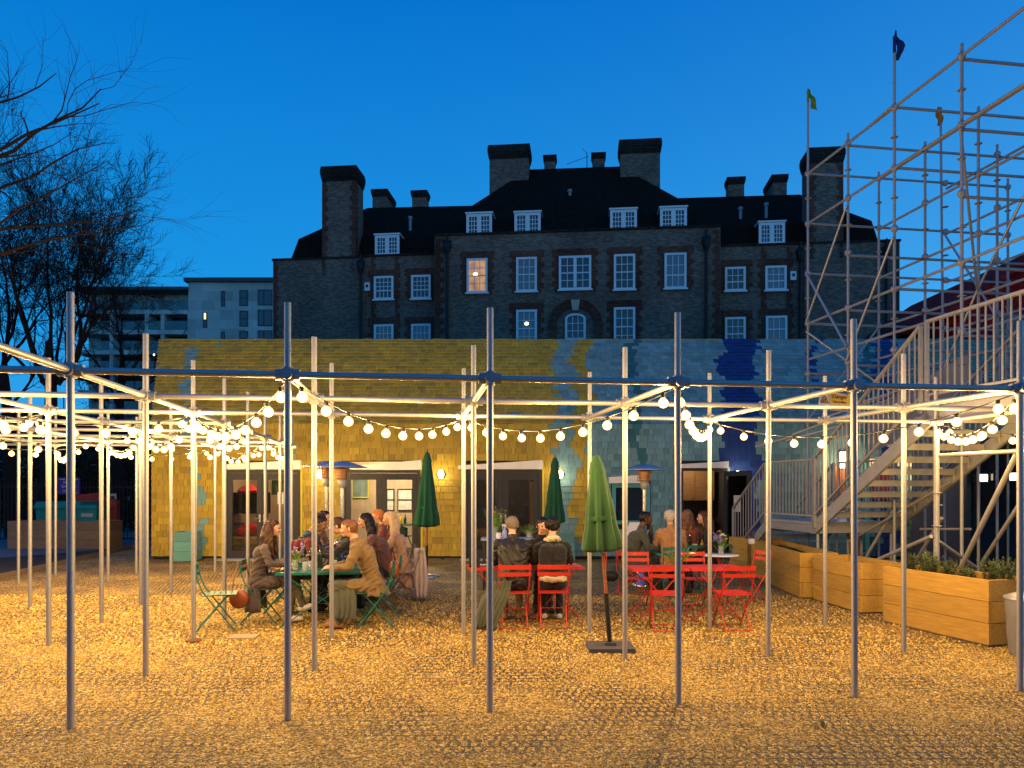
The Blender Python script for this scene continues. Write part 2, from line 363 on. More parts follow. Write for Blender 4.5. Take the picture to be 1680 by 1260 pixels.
festoon('long string of lit festoon bulbs zigzagging along the front bars of the canopy', [node(-2.2, .9), node(-1, 2)+Vector((-.05, .05, 0)), node(-1, .0), node(0, 2), node(1, 0), node(2, 2), node(3, 0), node(4, 2), node(5, 0), node(6, 2), node(7, .2)])
festoon('string of lit bulbs over the left bays, second one back from the front', [node(-4, 3), node(-3, 4), node(-2, 2), node(-1, 4), node(0, 2), node(0, 4)], per=7)
festoon('string of lit bulbs over the left bays, in the middle depth of the canopy', [node(-4, 5), node(-3, 4), node(-2, 6), node(-1, 4), node(0, 6)], per=8)
festoon('hindmost string of lit bulbs over the left bays nearest the yellow shingles', [node(-3, 7), node(-2, 5), node(-1, 7), node(0, 5), node(0, 7)], per=7)
# ------------------------------------------------------------------ long single-storey building hung with painted wooden shingles
WY = 18.5
def wx(px, Y=WY): return (px-840)*Y/F
def wz(py, Y=WY): return EYE+(HZ-py)*Y/F
EZ = wz(694); RY, RZ = 20.8, wz(557, 20.8)
hall = thing('shingled_hall', 'long low hall clad in painted yellow, pale blue and dark blue wooden shingles', 'building', (0, 0, 0))
M_['board'] = mat('sarking_board', (.03, .025, .02), .8)
openings = [(368, 493, 757, 918, 'd'), (562, 690, 757, 918, 'd'), (762, 889, 757, 918, 'd'), (1004, 1066, 789, 862, 'w'), (1116, 1192, 760, 918, 'd')]
XL, XR = wx(249), 14.5
mb = MB(); xs = XL
for (a, b_, t, u, k) in openings:
    mb.bb(xs, wx(a), WY, WY+.25, .08, EZ)
    mb.bb(wx(a), wx(b_), WY, WY+.25, wz(t), EZ)
    if k == 'w': mb.bb(wx(a), wx(b_), WY, WY+.25, .08, wz(u))
    xs = wx(b_)
mb.bb(xs, XR, WY, WY+.25, .08, EZ)
mb.bb(XL, XL+.2, WY+.26, 27, .08, EZ); mb.bb(XL, XR, 27, 27.2, .08, EZ)
mb.build('wall', M_['board'], hall)
pm_ = MB()
xs = XL+.03
for (a, b_, t, u, k) in openings:
    if k == 'd': pm_.bb(xs, wx(a), WY+.02, WY+.2, 0, .09); xs = wx(b_)
pm_.bb(xs, XR, WY+.02, WY+.2, 0, .09); pm_.build('plinth', M_['black'], hall)
RXL = wx(262, RY)
rf = MB().prism([(XL, WY-.02, EZ-.02), (RXL, RY, RZ-.03), (RXL, 24, EZ+.9), (XL, 27, EZ)], (XR-XL, 0, 0)); rf.build('roof_deck', M_['board'], hall)
YEL, PAL, DKB, TEA, GRN = (.48, .345, .012), (.17, .36, .34), (.010, .045, .19), (.03, .17, .16), (.20, .31, .19)
def sh_col(px, py, rnd):
    w = 6*math.sin(py*.055)+4*math.sin(py*.13+px*.02)+rnd*5
    c = YEL
    x = px+w
    ridge = (py-557)/360
    s1 = 318-14*math.sin(ridge*5.5)
    if abs(px-s1) < 5+4*math.sin(py*.11): c = PAL
    if 560 < py and 912 < x: c = PAL
    if 943 < x < 968: c = YEL
    if 1030+18*ridge < x < 1046+14*ridge: c = TEA
    if 1186 < x < 1240+8*ridge: c = DKB
    if 1240 < x and c is PAL and py > 640: c = tuple(.5*(a+b) for a, b in zip(PAL, GRN))
    if 1332 < x < 1343 and py < 640: c = DKB
    if 1418 < x < 1433: c = TEA
    if 1440 < x < 1466: c = DKB
    if x > 1478: c = GRN
    if c is YEL and x < 905 and random.random() < .003: c = PAL
    v = random.gauss(1, .10); g = random.random()*.10
    if random.random() < .1: v *= .78
    return (min(1, c[0]*v*(1-g*.3)), min(1, c[1]*v*(1-g)), min(1, c[2]*v+(.01 if c is YEL else 0)))
ms = mat('painted_shingle', (.93, .93, .93), .65, 0, .10, 2.5, .5, 30, .004, stretch=(9, 9, 1.2), tint='attr')
# same look for shared meshes coloured per object
ms_o = mat('painted_shingle_single', (.93, .93, .93), .65, 0, .10, 2.5, .5, 30, .004, stretch=(9, 9, 1.2), tint='object')
wall_sh = []; COURSE = .158
def shingle_faces(w, h, M, mb_):
    t = .026
    vs = [(0, -.002, 0), (w, -.002, 0), (w, -t, 0), (0, -t, 0), (0, -.002, h), (w, -.002, h), (w, -.006, h), (0, -.006, h)]
    mb_.add([M @ Vector(v) for v in vs], [(0, 1, 5, 4)[::-1], (3, 2, 6, 7), (0, 3, 7, 4), (1, 5, 6, 2)[::1], (0, 1, 2, 3)])
stuff_w, stuff_r = MB(), MB(); singles = []
z = .085; row = 0
while z < EZ-.03:
    x = XL-random.random()*.1; h = min(COURSE*1.2, EZ-z+.02)
    while x < XR:
        w = random.choice((.10, .13, .16, .19, .22, .25))
        a, b_ = max(x, XL), min(x+w-.007, XR); zc = z+COURSE/2
        px = 840+(a+b_)/2*F/WY; py = HZ-(zc-EYE)*F/WY
        for (oa, ob, ot, ou, k) in openings:
            A, B = wx(oa)-.02, wx(ob)+.02
            if ot-6 < py < ou+6:
                if A < a < B: a = B
                if A < b_ < B: b_ = A
                if a < A and b_ > B: b_ = A
        if b_-a > .03:
            singles.append((a, z+random.uniform(-.004, .004), b_-a, h, sh_col(px, py, random.random()-.5), random.uniform(-.004, .004)))
        x += w
    z += COURSE; row += 1
# the shingles that show largest are parts of their own, the rest one joined part
vis = [s for s in singles if 250 < 840+s[0]*F/WY < 1260]
vis.sort(key=lambda s: -s[2]); pick = set(id(s) for s in vis[:292])
unit = MB(); shingle_faces(1, COURSE*1.2, Matrix.Identity(4), unit); unit_me = unit.mesh('shingle', ms_o)
for s in singles:
    a, z, w, h, c, dy = s
    if id(s) in pick:
        o = link('shingle', unit_me, hall, (a, WY+dy*.5, z)); o.scale = (w, 1, h/(COURSE*1.2)); o.color = (*c, 1)
    else:
        stuff_w.col = (*c, 1); shingle_faces(w, h, Matrix.Translation((a, WY+dy*.5, z)), stuff_w)
stuff_w.build('wall_shingles', ms, hall, kind='stuff')
# roof shingles
sl = math.hypot(RY-WY, RZ-EZ); ang = math.atan2(RY-WY, RZ-EZ); n = 24; c_ = sl/n
for r in range(n+1):
    t = r/n; Y = WY+(RY-WY)*t-.02; Z = EZ+(RZ-EZ)*t-.02; xl = XL+(RXL-XL)*t-.02; x = xl-random.random()*.15
    while x < XR:
        w = random.choice((.10, .13, .16, .19, .22, .25)); a = max(x, xl); b_ = min(x+w-.007, XR)
        if b_-a > .03:
            px = 840+(a+b_)/2*F/Y; py = HZ-(Z-EYE)*F/Y
            stuff_r.col = (*sh_col(px, py, random.random()-.5), 1)
            M4 = Matrix.Translation((a, Y+random.uniform(-.003, .003), Z+random.uniform(-.008, .008))) @ Matrix.Rotation(-ang, 4, 'X')
            shingle_faces(b_-a, c_*1.15 if r < n else .05, M4, stuff_r)
        x += w
stuff_r.build('roof_shingles', ms, hall, kind='stuff')
# doors, window, interiors
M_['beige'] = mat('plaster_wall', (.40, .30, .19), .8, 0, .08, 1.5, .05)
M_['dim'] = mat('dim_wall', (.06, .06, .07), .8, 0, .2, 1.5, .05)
M_['floor'] = mat('room_floor', (.10, .08, .06), .5, 0, .1, 3, .05)
M_['yelpaint'] = mat('yellow_trim', (.60, .50, .02), .5, 0, .05, 5, .05)
M_['oak'] = wood('pale_wood', (.45, .30, .15))
M_['fr_paper'] = mat('paper', (.55, .53, .48), .7, 0, .3, 12, 0)
def room(a, b_, t, depth, wallm, power, mats_floor='floor', col=(1, .72, .42)):
    X0, X1 = wx(a)-.5, wx(b_)+.5; Y0, Y1 = WY+.26, WY+depth
    r = MB(); r.bb(X0, X1, Y1, Y1+.1, .0, 2.8).bb(X0-.1, X0, Y0, Y1, .0, 2.8).bb(X1, X1+.1, Y0, Y1, .0, 2.8).bb(X0, X1, Y0, Y1, 2.8, 2.9)
    r.build('room_wall', wallm, hall); MB().bb(X0, X1, WY+.0, Y1, -.008, .03).build('room_floor', M_[mats_floor], hall)
    l = bpy.data.lights.new('room_light', 'POINT'); l.energy = power; l.color = col; l.shadow_soft_size = .12
    o = bpy.data.objects.new('room_light', l); COL.objects.link(o); o.parent = hall; o.location = ((X0+X1)/2, Y0+depth*.45, 2.62)
    MB().lathe(((X0+X1)/2, Y0+depth*.45, 2.8), [(.10, -.10), (.13, -.07), (.13, 0)], 12).build('ceiling_lamp', M_['lamp'], hall)
M_['lamp'] = emit('lamp_glass', (1.0, .86, .62), 9)
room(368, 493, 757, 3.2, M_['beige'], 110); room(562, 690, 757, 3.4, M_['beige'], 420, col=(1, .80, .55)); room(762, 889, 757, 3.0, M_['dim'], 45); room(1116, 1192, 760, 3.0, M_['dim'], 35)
def double_door(a, b_, label=None, leaves=((0, .5), (.5, 1)), trim=True):
    X0, X1, Z1 = wx(a), wx(b_), wz(771); d = MB(); fw = .075
    d.bb(X0, X0+fw, WY-.04, WY+.06, .09-.09, Z1); d.bb(X1-fw, X1, WY-.04, WY+.06, 0, Z1); d.bb(X0+fw, X1-fw, WY-.04, WY+.06, Z1-fw, Z1)
    fr = d.build('door_frame', M_['char'], hall)
    for (l0, l1) in leaves:
        x0 = X0+fw+(X1-X0-2*fw)*l0+.006; x1 = X0+fw+(X1-X0-2*fw)*l1-.006; s = .125
        lf = MB(); lf.bb(x0, x0+s, WY-.025, WY+.045, .03, Z1-fw-.008).bb(x1-s, x1, WY-.025, WY+.045, .03, Z1-fw-.008).bb(x0+s, x1-s, WY-.025, WY+.045, .03, .22).bb(x0+s, x1-s, WY-.025, WY+.045, Z1-fw-.17, Z1-fw-.008)
        lf.bb(x0+s+.05, x1-s-.05, WY-.04, WY-.025, Z1-fw-.06, Z1-fw-.03)
        o = lf.build('door', M_['char'], hall)
        MB().bb(x0+s, x1-s, WY+.005, WY+.014, .22, Z1-fw-.17).build('pane', M_['doorglass'], o)
        hx = x1-.05 if l0 == 0 else x0+.05
        MB().tube([(hx, WY-.03, 1.02), (hx, WY-.075, 1.02), (hx-.11 if l0 == 0 else hx+.11, WY-.075, 1.02)], .009, 6).bb(hx-.02, hx+.02, WY-.035, WY-.027, .93, 1.12).build('handle', M_['galv'], o)
    if trim: MB().bb(X0-.055, X0-.005, WY-.03, WY+.03, 0, wz(757)).bb(X1+.005, X1+.055, WY-.03, WY+.03, 0, wz(757)).build('door_trim', M_['yelpaint'], hall)
    MB().bb(X0-.1, X1+.1, WY-.35, WY-.05, -.02, .035).build('door_step', mat('concrete_step', (.3, .3, .3), .8, 0, .1, 5, .1), hall)
def flashing(x0, x1, yl, yr, yb):
    p = [(wx(x0), WY-.14, wz(yb)), (wx(x1), WY-.14, wz(yb)), (wx(x1), WY-.14, wz(yr)), (wx(x0), WY-.14, wz(yl))]
    MB().prism(p, (0, .17, 0)).build('flashing', M_['zinc'], hall)
double_door(368, 493); double_door(562, 690); double_door(762, 889)
flashing(372, 495, 762, 755, 770); flashing(566, 692, 766, 755, 770); flashing(752, 890, 764, 755, 770); flashing(998, 1056, 783, 779, 793); flashing(1112, 1193, 762, 757, 768)
X0, X1, Z0, Z1 = wx(1004), wx(1066), wz(860), wz(794)
wf = MB(); wf.bb(X0, X0+.09, WY-.05, WY+.05, Z0, Z1).bb(X1-.09, X1, WY-.05, WY+.05, Z0, Z1).bb(X0+.09, X1-.09, WY-.05, WY+.05, Z0, Z0+.09).bb(X0+.09, X1-.09, WY-.05, WY+.05, Z1-.09, Z1)
w_ = wf.build('window', M_['teal'], hall); MB().bb(X0+.09, X1-.09, WY, WY+.012, Z0+.09, Z1-.09).build('pane', M_['glass'], w_)
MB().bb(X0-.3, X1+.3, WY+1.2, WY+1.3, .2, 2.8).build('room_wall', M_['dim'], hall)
# kitchen seen through the open door at the blue end
X0, X1, Z1 = wx(1116), wx(1192), wz(768)
d = MB().bb(X0, X0+.07, WY-.03, WY+.08, 0, Z1).bb(X1-.07, X1, WY-.03, WY+.08, 0, Z1).bb(X0+.07, X1-.07, WY-.03, WY+.08, Z1-.07, Z1); d.build('door_frame', M_['char'], hall)
M4 = Matrix.Translation((X1-.05, WY-.03, 0)) @ Matrix.Rotation(math.radians(-68), 4, 'Z')
def tb(x0, x1, y0, y1, z0, z1, mb_, M4=M4):
    k = len(mb_.v); mb_.bb(x0, x1, y0, y1, z0, z1); mb_.v[k:] = [tuple(M4 @ Vector(v)) for v in mb_.v[k:]]
lf = MB(); [tb(*q, lf) for q in ((0, .10, -.03, .03, .03, Z1-.08), (.86, .96, -.03, .03, .03, Z1-.08), (.10, .86, -.03, .03, .03, .2), (.10, .86, -.03, .03, Z1-.2, Z1-.08))]
o = lf.build('door', M_['char'], hall); g_ = MB(); tb(.10, .86, -.006, .006, .2, Z1-.2, g_); g_.build('pane', M_['doorglass'], o); nt_ = MB(); tb(.35, .6, -.012, -.008, 1.2, 1.6, nt_); nt_.build('notice', M_['fr_paper'], o)
M_['plywood'] = wood('plywood_door', (.36, .20, .09))
def cup(a, b_, z0, z1, nm):
    k = thing(nm, {'wall_cupboard': 'row of plywood wall cupboards seen through the open kitchen door', 'kitchen_counter': 'plywood base units with dark worktop inside the open kitchen door'}[nm], 'cupboard')
    MB().bb(wx(a), wx(b_), WY+2.4, WY+2.98, z0, z1).build('carcass', M_['plywood'], k); n_ = 3
    for i in range(n_):
        x0 = wx(a)+(wx(b_)-wx(a))*i/n_+.008; x1 = wx(a)+(wx(b_)-wx(a))*(i+1)/n_-.008
        q = MB().bb(x0, x1, WY+2.37, WY+2.395, z0+.01, z1-.01).build('door', M_['plywood'], k); MB().ball((x1-.05, WY+2.36, z0+.06 if z0 > 1 else z1-.08), .015, 6).build('knob', M_['black'], q)
    return k
cup(1105, 1215, 1.42, 2.28, 'wall_cupboard'); k = cup(1105, 1215, .04, .86, 'kitchen_counter'); MB().bb(wx(1100), wx(1220), WY+2.3, WY+2.98, .87, .91).build('worktop', M_['char'], k)
# things in the rooms
def picture(a, b_, t, u, Y, label, parts=1, m2='fr_paper'):
    p = thing('picture', label, 'picture', (wx(a, Y), Y, wz(u, Y))); w, h = wx(b_, Y)-wx(a, Y), wz(t, Y)-wz(u, Y)
    fr = MB(); fr.bb(0, .03, -.02, .02, 0, h).bb(w-.03, w, -.02, .02, 0, h).bb(.03, w-.03, -.02, .02, 0, .03).bb(.03, w-.03, -.02, .02, h-.03, h)
    if parts == 2: fr.bb(.03, w-.03, -.02, .02, h/2-.015, h/2+.015)
    fr.build('frame', M_['black'] if m2 == 'fr_paper' else M_['yelpaint'], p); MB().bb(.03, w-.03, 0, .018, .03, h-.03).build('print', M_[m2], p)
M_['abstract'] = mat('dark_painting', (.10, .14, .12), .6, 0, .9, 3, 0, dirt=(.01, .03, .04))
YB = WY+3.36
picture(577, 605, 780, 817, YB, 'dark abstract painting in a thin yellow frame behind the middle glass doors', 1, 'abstract')
picture(652, 677, 802, 838, YB, 'wider black framed double print on the beige wall behind the closed parasol', 2)
picture(634, 647, 802, 838, YB, 'narrow black framed double print beside the wider one on the beige wall', 2)
def shell_chair(x, y, rz, label, grp=None):
    t = thing('shell_chair', label, 'chair', (x, y, .03), rz, grp); s = MB()
    for i in range(7):
        a0 = -1.2+i*2.4/7; a1 = a0+2.4/7
        p = [(math.sin(a)*.24-.0, -math.cos(a)*.24, z) for a, z in ((a0, .45), (a1, .45), (a1, .80-.10*abs(a1)), (a0, .80-.10*abs(a0)))]
        s.prism(p, (math.sin((a0+a1)/2)*-.015, math.cos((a0+a1)/2)*.015, 0))
    s.lathe((0, 0, .43), [(.05, 0), (.22, .01), (.245, .04), (.20, .035), (.03, .03)], 14); s.build('seat', M_['shellgreen'], t)
    for (dx, dy) in ((1, 1), (1, -1), (-1, 1), (-1, -1)): MB().tube([(dx*.10, dy*.10, .43), (dx*.22, dy*.22, 0)], .012, 6).build('leg', M_['black'], t)
    return t
M_['shellgreen'] = mat('green_shell', (.012, .09, .06), .4, 0, .1, 6, 0)
shell_chair(wx(661, 20), 20.0, -.5, 'dark green shell chair standing inside the middle glass doors')
t = thing('cafe_table', 'small pale green table with condiments inside the middle glass doors', 'table', (wx(665, 20.9), 20.9, .03))
MB().bb(-.5, .5, -.35, .35, .70, .74).build('tabletop', M_['shellgreen'], t)
for dx in (-.42, .42):
    for dy in (-.28, .28): MB().bb(dx-.02, dx+.02, dy-.02, dy+.02, 0, .699).build('leg', M_['black'], t)
def bottle(loc, h, r, col, name='bottle', label='', cat='bottle', m=None, group=None, cap=None):
    t = thing(name, label, cat, loc, 0, group); MB().lathe((0, 0, 0), [(r*.95, 0), (r, .01), (r, h*.58), (r*.85, h*.66), (r*.34, h*.78), (r*.32, h*.96)], 12).build('body', m or col, t)
    MB().lathe((0, 0, 0), [(r*.38, h*.955), (r*.40, h), (.0, h*1.01)], 10).build('cap', cap or M_['black'], t); return t
M_['ketchup'] = mat('red_sauce', (.5, .03, .01), .35, 0, .05, 5, 0); M_['mustard'] = mat('yellow_sauce', (.6, .35, .02), .35, 0, .05, 5, 0)
M_['darkglass'] = mat('dark_bottle_glass', (.012, .03, .015), .12, 0, .05, 5, 0, spec=.8)
for i, (dx, m, c) in enumerate(((-.38, 'ketchup', 'red sauce bottle at the left end'), (-.29, 'ketchup', 'second red sauce bottle, beside the first'), (-.12, 'mustard', 'yellow sauce bottle in the middle'), (.0, 'darkglass', 'dark glass bottle'))):
    bottle((wx(665, 20.9)+dx, 20.85, .77), .26, .04, M_[m], label=c+' of the green table behind the glass doors', group='sauce bottles on the indoor table')
# stacked things behind the left doors
M_['crate'] = mat('dark_crate', (.02, .02, .02), .6, 0, .2, 9, .1); M_['redcloth'] = mat('red_cloth', (.45, .02, .03), .85, 0, .2, 9, .5, 30, .01)
t = thing('storage_trolley', 'black storage trolley with red cloth on top behind the left glass doors', 'trolley', (wx(405, 20.4), 20.4, .03))
MB().bb(-.55, .55, -.3, .3, 1.05, 1.62).build('cabinet', M_['crate'], t); [MB().bb(x-.03, x+.03, -.2, .2, 0, 1.05).build('leg', M_['crate'], t) for x in (-.45, .45)]
for z in (.15, .45, .75): MB().bb(-.42, .42, -.25, .25, z, z+.03).build('shelf', M_['shellgreen'], t)
MB().lathe((.05, 0, 1.62), [(.26, 0), (.30, .05), (.18, .16), (.04, .24), (0, .25)], 9, smooth=False).build('cloth', M_['redcloth'], t)
t = thing('coat_heap', 'heap of red coats on a low bench behind the left glass doors', 'coats', (wx(400, 19.9), 19.9, .03))
MB().bb(-.9, .9, -.2, .2, .40, .44).bb(-.85, -.8, -.15, .15, 0, .4).bb(.8, .85, -.15, .15, 0, .4).build('bench', M_['oak'], t)
h = MB(); [h.ball((random.uniform(-.6, .8), random.uniform(-.1, .1), .55+random.uniform(0, .12)), random.uniform(.12, .2), 8, 0, (1.3, .8, .8)) for _ in range(7)]; h.build('coats', M_['redcloth'], t, kind='stuff')
t = thing('wall_screen', 'dark wall-mounted television behind the left glass doors', 'television', (wx(465, 20.5), 20.5, wz(800, 20.5)))
MB().box((0, 0, 0), (.62, .06, .40), .25).build('screen', M_['darkglass'], t); MB().bb(-.04, .04, .03, .4, -.05, .05).build('bracket', M_['black'], t)
# notice on the left door
t = thing('door_notice', 'white paper notice with small black pictograms taped to the left glass door', 'notice', (wx(461), WY-.028, wz(817)))
MB().bb(-.075, .075, -.003, 0, -.15, .15).build('sheet', mat('notice_sheet', (.6, .62, .66), .6, 0, .03, 5, 0), t)
mk = MB(); [mk.bb(-.03, .03, -.005, -.0035, z-.03, z+.03) for z in (-.09, 0, .08)]; mk.bb(-.06, .06, -.005, -.0035, .12, .135); mk.build('print', M_['black'], t)
# timber post and high things behind third doors
MB().bb(wx(874, 19.3)-.08, wx(874, 19.3)+.09, 19.2, 19.35, .03, 2.7).build('timber_post', M_['oak'], hall)
# wall lanterns
for (px, py, lab) in ((527, 778, 'lit bulkhead wall lamp between the left and middle glass doors'), (724, 778, 'lit oval wall lamp on yellow shingles beside the closed dark parasol'), (919, 778, 'lit oval wall lamp where yellow shingles turn pale blue'), (1208, 779, 'lit oval wall lamp on the dark blue shingle stripe')):
    t = thing('wall_lamp', lab, 'wall lamp', (wx(px), WY-.02, wz(py)), group='lit lamps on the shingled wall')
    MB().lathe((0, 0, 0), [(.10, 0), (.11, .02), (.10, .04)], 16, M=Matrix.Rotation(PI/2, 3, 'X')).build('back_plate', M_['black'], t)
    MB().ball((0, -.09, 0), .075, 12, 0, (1, .8, 1.45)).build('lamp_glass', emit('lantern_glass', (1, .85, .6), 14) if px == 527 else bpy.data.materials['lantern_glass'], t)
    l = bpy.data.lights.new('lantern_light', 'POINT'); l.energy = 13; l.color = (1, .72, .42) if px != 1208 else (1, .8, .6); l.shadow_soft_size = .12
    o = bpy.data.objects.new('lantern_light', l); COL.objects.link(o); o.parent = t; o.location = (0, -.22, 0)

# ------------------------------------------------------------------ brick mansion block behind
B0 = Vector((-392*45.6/F, 45.6)); B1 = Vector((634*42/F, 42)); BU = (B1-B0).normalized(); BN = Vector((-BU.y, BU.x))
BANG = math.atan2(BU.y, BU.x)
def bl(px, py, v=0.0):
    """photograph pixel -> (u, z) on the facade plane set back by v"""
    o = B0+BN*v; t = (px-840)/F
    # (t*Y, Y) = o + BU*u
    Y = (o.x*BU.y-o.y*BU.x)/(t*BU.y-BU.x); u = (Vector((t*Y, Y))-o).dot(BU)
    return u, EYE+(HZ-py)*Y/F
def brick_mat(name, c1, c2, mortar, bw=.225, rh=.075, dark=.5):
    m, nt, N, L, b = nodes(name)
    tc = N.new('ShaderNodeTexCoord'); sep = N.new('ShaderNodeSeparateXYZ'); L.new(tc.outputs['Object'], sep.inputs[0])
    ad = N.new('ShaderNodeMath'); ad.operation = 'ADD'; L.new(sep.outputs[0], ad.inputs[0]); L.new(sep.outputs[1], ad.inputs[1])
    cb = N.new('ShaderNodeCombineXYZ'); L.new(ad.outputs[0], cb.inputs[0]); L.new(sep.outputs[2], cb.inputs[1])
    br = N.new('ShaderNodeTexBrick'); br.inputs['Scale'].default_value = 1; br.inputs['Brick Width'].default_value = bw; br.inputs['Row Height'].default_value = rh; br.inputs['Mortar Size'].default_value = .008
    br.inputs['Color1'].default_value = (*c1, 1); br.inputs['Color2'].default_value = (*c2, 1); br.inputs['Mortar'].default_value = (*mortar, 1); br.inputs['Bias'].default_value = -.1
    L.new(cb.outputs[0], br.inputs['Vector'])
    br2 = N.new('ShaderNodeTexBrick'); br2.inputs['Scale'].default_value = 1; br2.inputs['Brick Width'].default_value = bw*1.0; br2.inputs['Row Height'].default_value = rh; br2.inputs['Mortar Size'].default_value = 0
    br2.inputs['Color1'].default_value = (.80, .80, .80, 1); br2.inputs['Color2'].default_value = (1.15, 1.13, 1.10, 1); L.new(cb.outputs[0], br2.inputs['Vector'])
    n = N.new('ShaderNodeTexNoise'); n.inputs['Scale'].default_value = .35; n.inputs['Detail'].default_value = 6; L.new(tc.outputs['Object'], n.inputs['Vector'])
    mr = N.new('ShaderNodeMapRange'); mr.inputs[1].default_value = .3; mr.inputs[2].default_value = .7; mr.inputs[3].default_value = dark; mr.inputs[4].default_value = 1.2; L.new(n.outputs['Fac'], mr.inputs[0])
    mu = N.new('ShaderNodeMix'); mu.data_type = 'RGBA'; mu.blend_type = 'MULTIPLY'; mu.inputs[0].default_value = 1; L.new(br.outputs[0], mu.inputs[6]); L.new(br2.outputs[0], mu.inputs[7])
    vm = N.new('ShaderNodeVectorMath'); vm.operation = 'SCALE'; L.new(mu.outputs[2], vm.inputs[0]); L.new(mr.outputs[0], vm.inputs['Scale']); L.new(vm.outputs[0], b.inputs['Base Color'])
    b.inputs['Roughness'].default_value = .95; b.inputs['Specular IOR Level'].default_value = .1; bu = N.new('ShaderNodeBump'); bu.inputs['Distance'].default_value = .01; bu.inputs['Strength'].default_value = .6; bu.invert = True
    L.new(br.outputs['Fac'], bu.inputs['Height']); L.new(bu.outputs[0], b.inputs['Normal']); return m
M_['brick'] = brick_mat('stock_brick', (.15, .10, .082), (.20, .145, .118), (.11, .085, .075), dark=.78)
M_['redbrick'] = brick_mat('red_rubbed_brick', (.12, .045, .032), (.165, .06, .042), (.12, .06, .045))
M_['capbrick'] = brick_mat('sooty_brick', (.03, .022, .02), (.05, .035, .03), (.02, .018, .018))
def tile_mat():
    m, nt, N, L, b = nodes('clay_roof_tiles'); tc = N.new('ShaderNodeTexCoord'); sep = N.new('ShaderNodeSeparateXYZ'); L.new(tc.outputs['Object'], sep.inputs[0])
    cb = N.new('ShaderNodeCombineXYZ'); ad = N.new('ShaderNodeMath'); ad.operation = 'ADD'; L.new(sep.outputs[0], ad.inputs[0]); L.new(sep.outputs[1], ad.inputs[1]); L.new(ad.outputs[0], cb.inputs[0]); L.new(sep.outputs[2], cb.inputs[1])
    br = N.new('ShaderNodeTexBrick'); br.inputs['Scale'].default_value = 1; br.inputs['Brick Width'].default_value = .17; br.inputs['Row Height'].default_value = .095; br.inputs['Mortar Size'].default_value = .01
    br.inputs['Color1'].default_value = (.014, .008, .006, 1); br.inputs['Color2'].default_value = (.030, .015, .010, 1); br.inputs['Mortar'].default_value = (.008, .006, .005, 1); L.new(cb.outputs[0], br.inputs['Vector']); L.new(br.outputs[0], b.inputs['Base Color'])
    b.inputs['Roughness'].default_value = .95; b.inputs['Specular IOR Level'].default_value = .05; bu = N.new('ShaderNodeBump'); bu.inputs['Distance'].default_value = .02; bu.invert = True; L.new(br.outputs['Fac'], bu.inputs['Height']); L.new(bu.outputs[0], b.inputs['Normal']); return m
M_['tile'] = tile_mat(); M_['stone'] = mat('pale_stone', (.38, .33, .26), .8, 0, .1, 4, .1); M_['iron'] = mat('black_iron', (.012, .011, .011), .5, 0, .1, 5, .05)
man = thing('mansion_block', 'dark brick mansion block with tall chimneys, dormers and white sash windows', 'building', (B0.x, B0.y, 0), BANG)
def U(px, v=0): return bl(px, 600, v)[0]
def Z(px, py, v=0): return bl(px, py, v)[1]
def blk(mb_, x0, x1, py, v0, v1, zb=0, pyx=None): mb_.bb(U(x0, v0), U(x1, v0), v0, v1, zb, Z(pyx or x0, py, v0))
m_ = MB()
u0, u1, u2, u3, u4, u5 = U(448), U(598), U(713, -.8), U(1182, -.8), U(1320), U(1476)
zl, zc, zr = Z(448, 428), Z(713, 388, -.8), Z(1476, 396)
m_.bb(u0, u1, 0, 11, 0, zl); m_.bb(u1+.0, u2, .12, 11, 0, Z(650, 419)); m_.bb(u2, u3, -.8, 12, 0, zc); m_.bb(u3, u4, .12, 11, 0, Z(1250, 402)); m_.bb(u4, u5, 0, 11, 0, zr)
m_.build('wall', M_['brick'], man)
cop = MB(); cop.bb(u0-.06, u1+.02, -.07, .35, zl, zl+.12); cop.bb(u4-.02, u5+.06, -.07, .35, zr, zr+.12); cop.bb(u2-.08, u3+.08, -.9, -.55, zc, zc+.12)
cop.bb(u1+.02, u2-.08, .0, .35, Z(650, 419), Z(650, 419)+.1); cop.bb(u3+.08, u4-.02, .0, .35, Z(1250, 402), Z(1250, 402)+.1); cop.build('coping', M_['capbrick'], man)
# quoins and pilaster strips, every other course set wider
def quoin(px, v, pyt, side=1, w=.36, zb=7.5, zt=None):
    q = MB(); u = U(px, v); zt = zt or Z(px, pyt, v); z = zb; k = 0
    while z < zt-.1:
        ww = w if k % 2 else w*.62; z1 = min(z+.30, zt-.02); a, b_ = (u, u+ww) if side > 0 else (u-ww, u)
        q.bb(a, b_, v-.03-(k % 2)*.003, v+.05, z, z1); z = z1; k += 1
    q.build('quoins', M_['redbrick'], man)
quoin(449, 0, 429, 1, .3); quoin(714, -.8, 390, 1, .5); quoin(1181, -.8, 377, -1, .4); quoin(1474, 0, 398, -1, .3)
quoin(609, .12, 421, 1, .3); quoin(648, .12, 421, 1, .3); quoin(1249, .12, 404, 1, .3); quoin(1291, .12, 404, 1, .3)
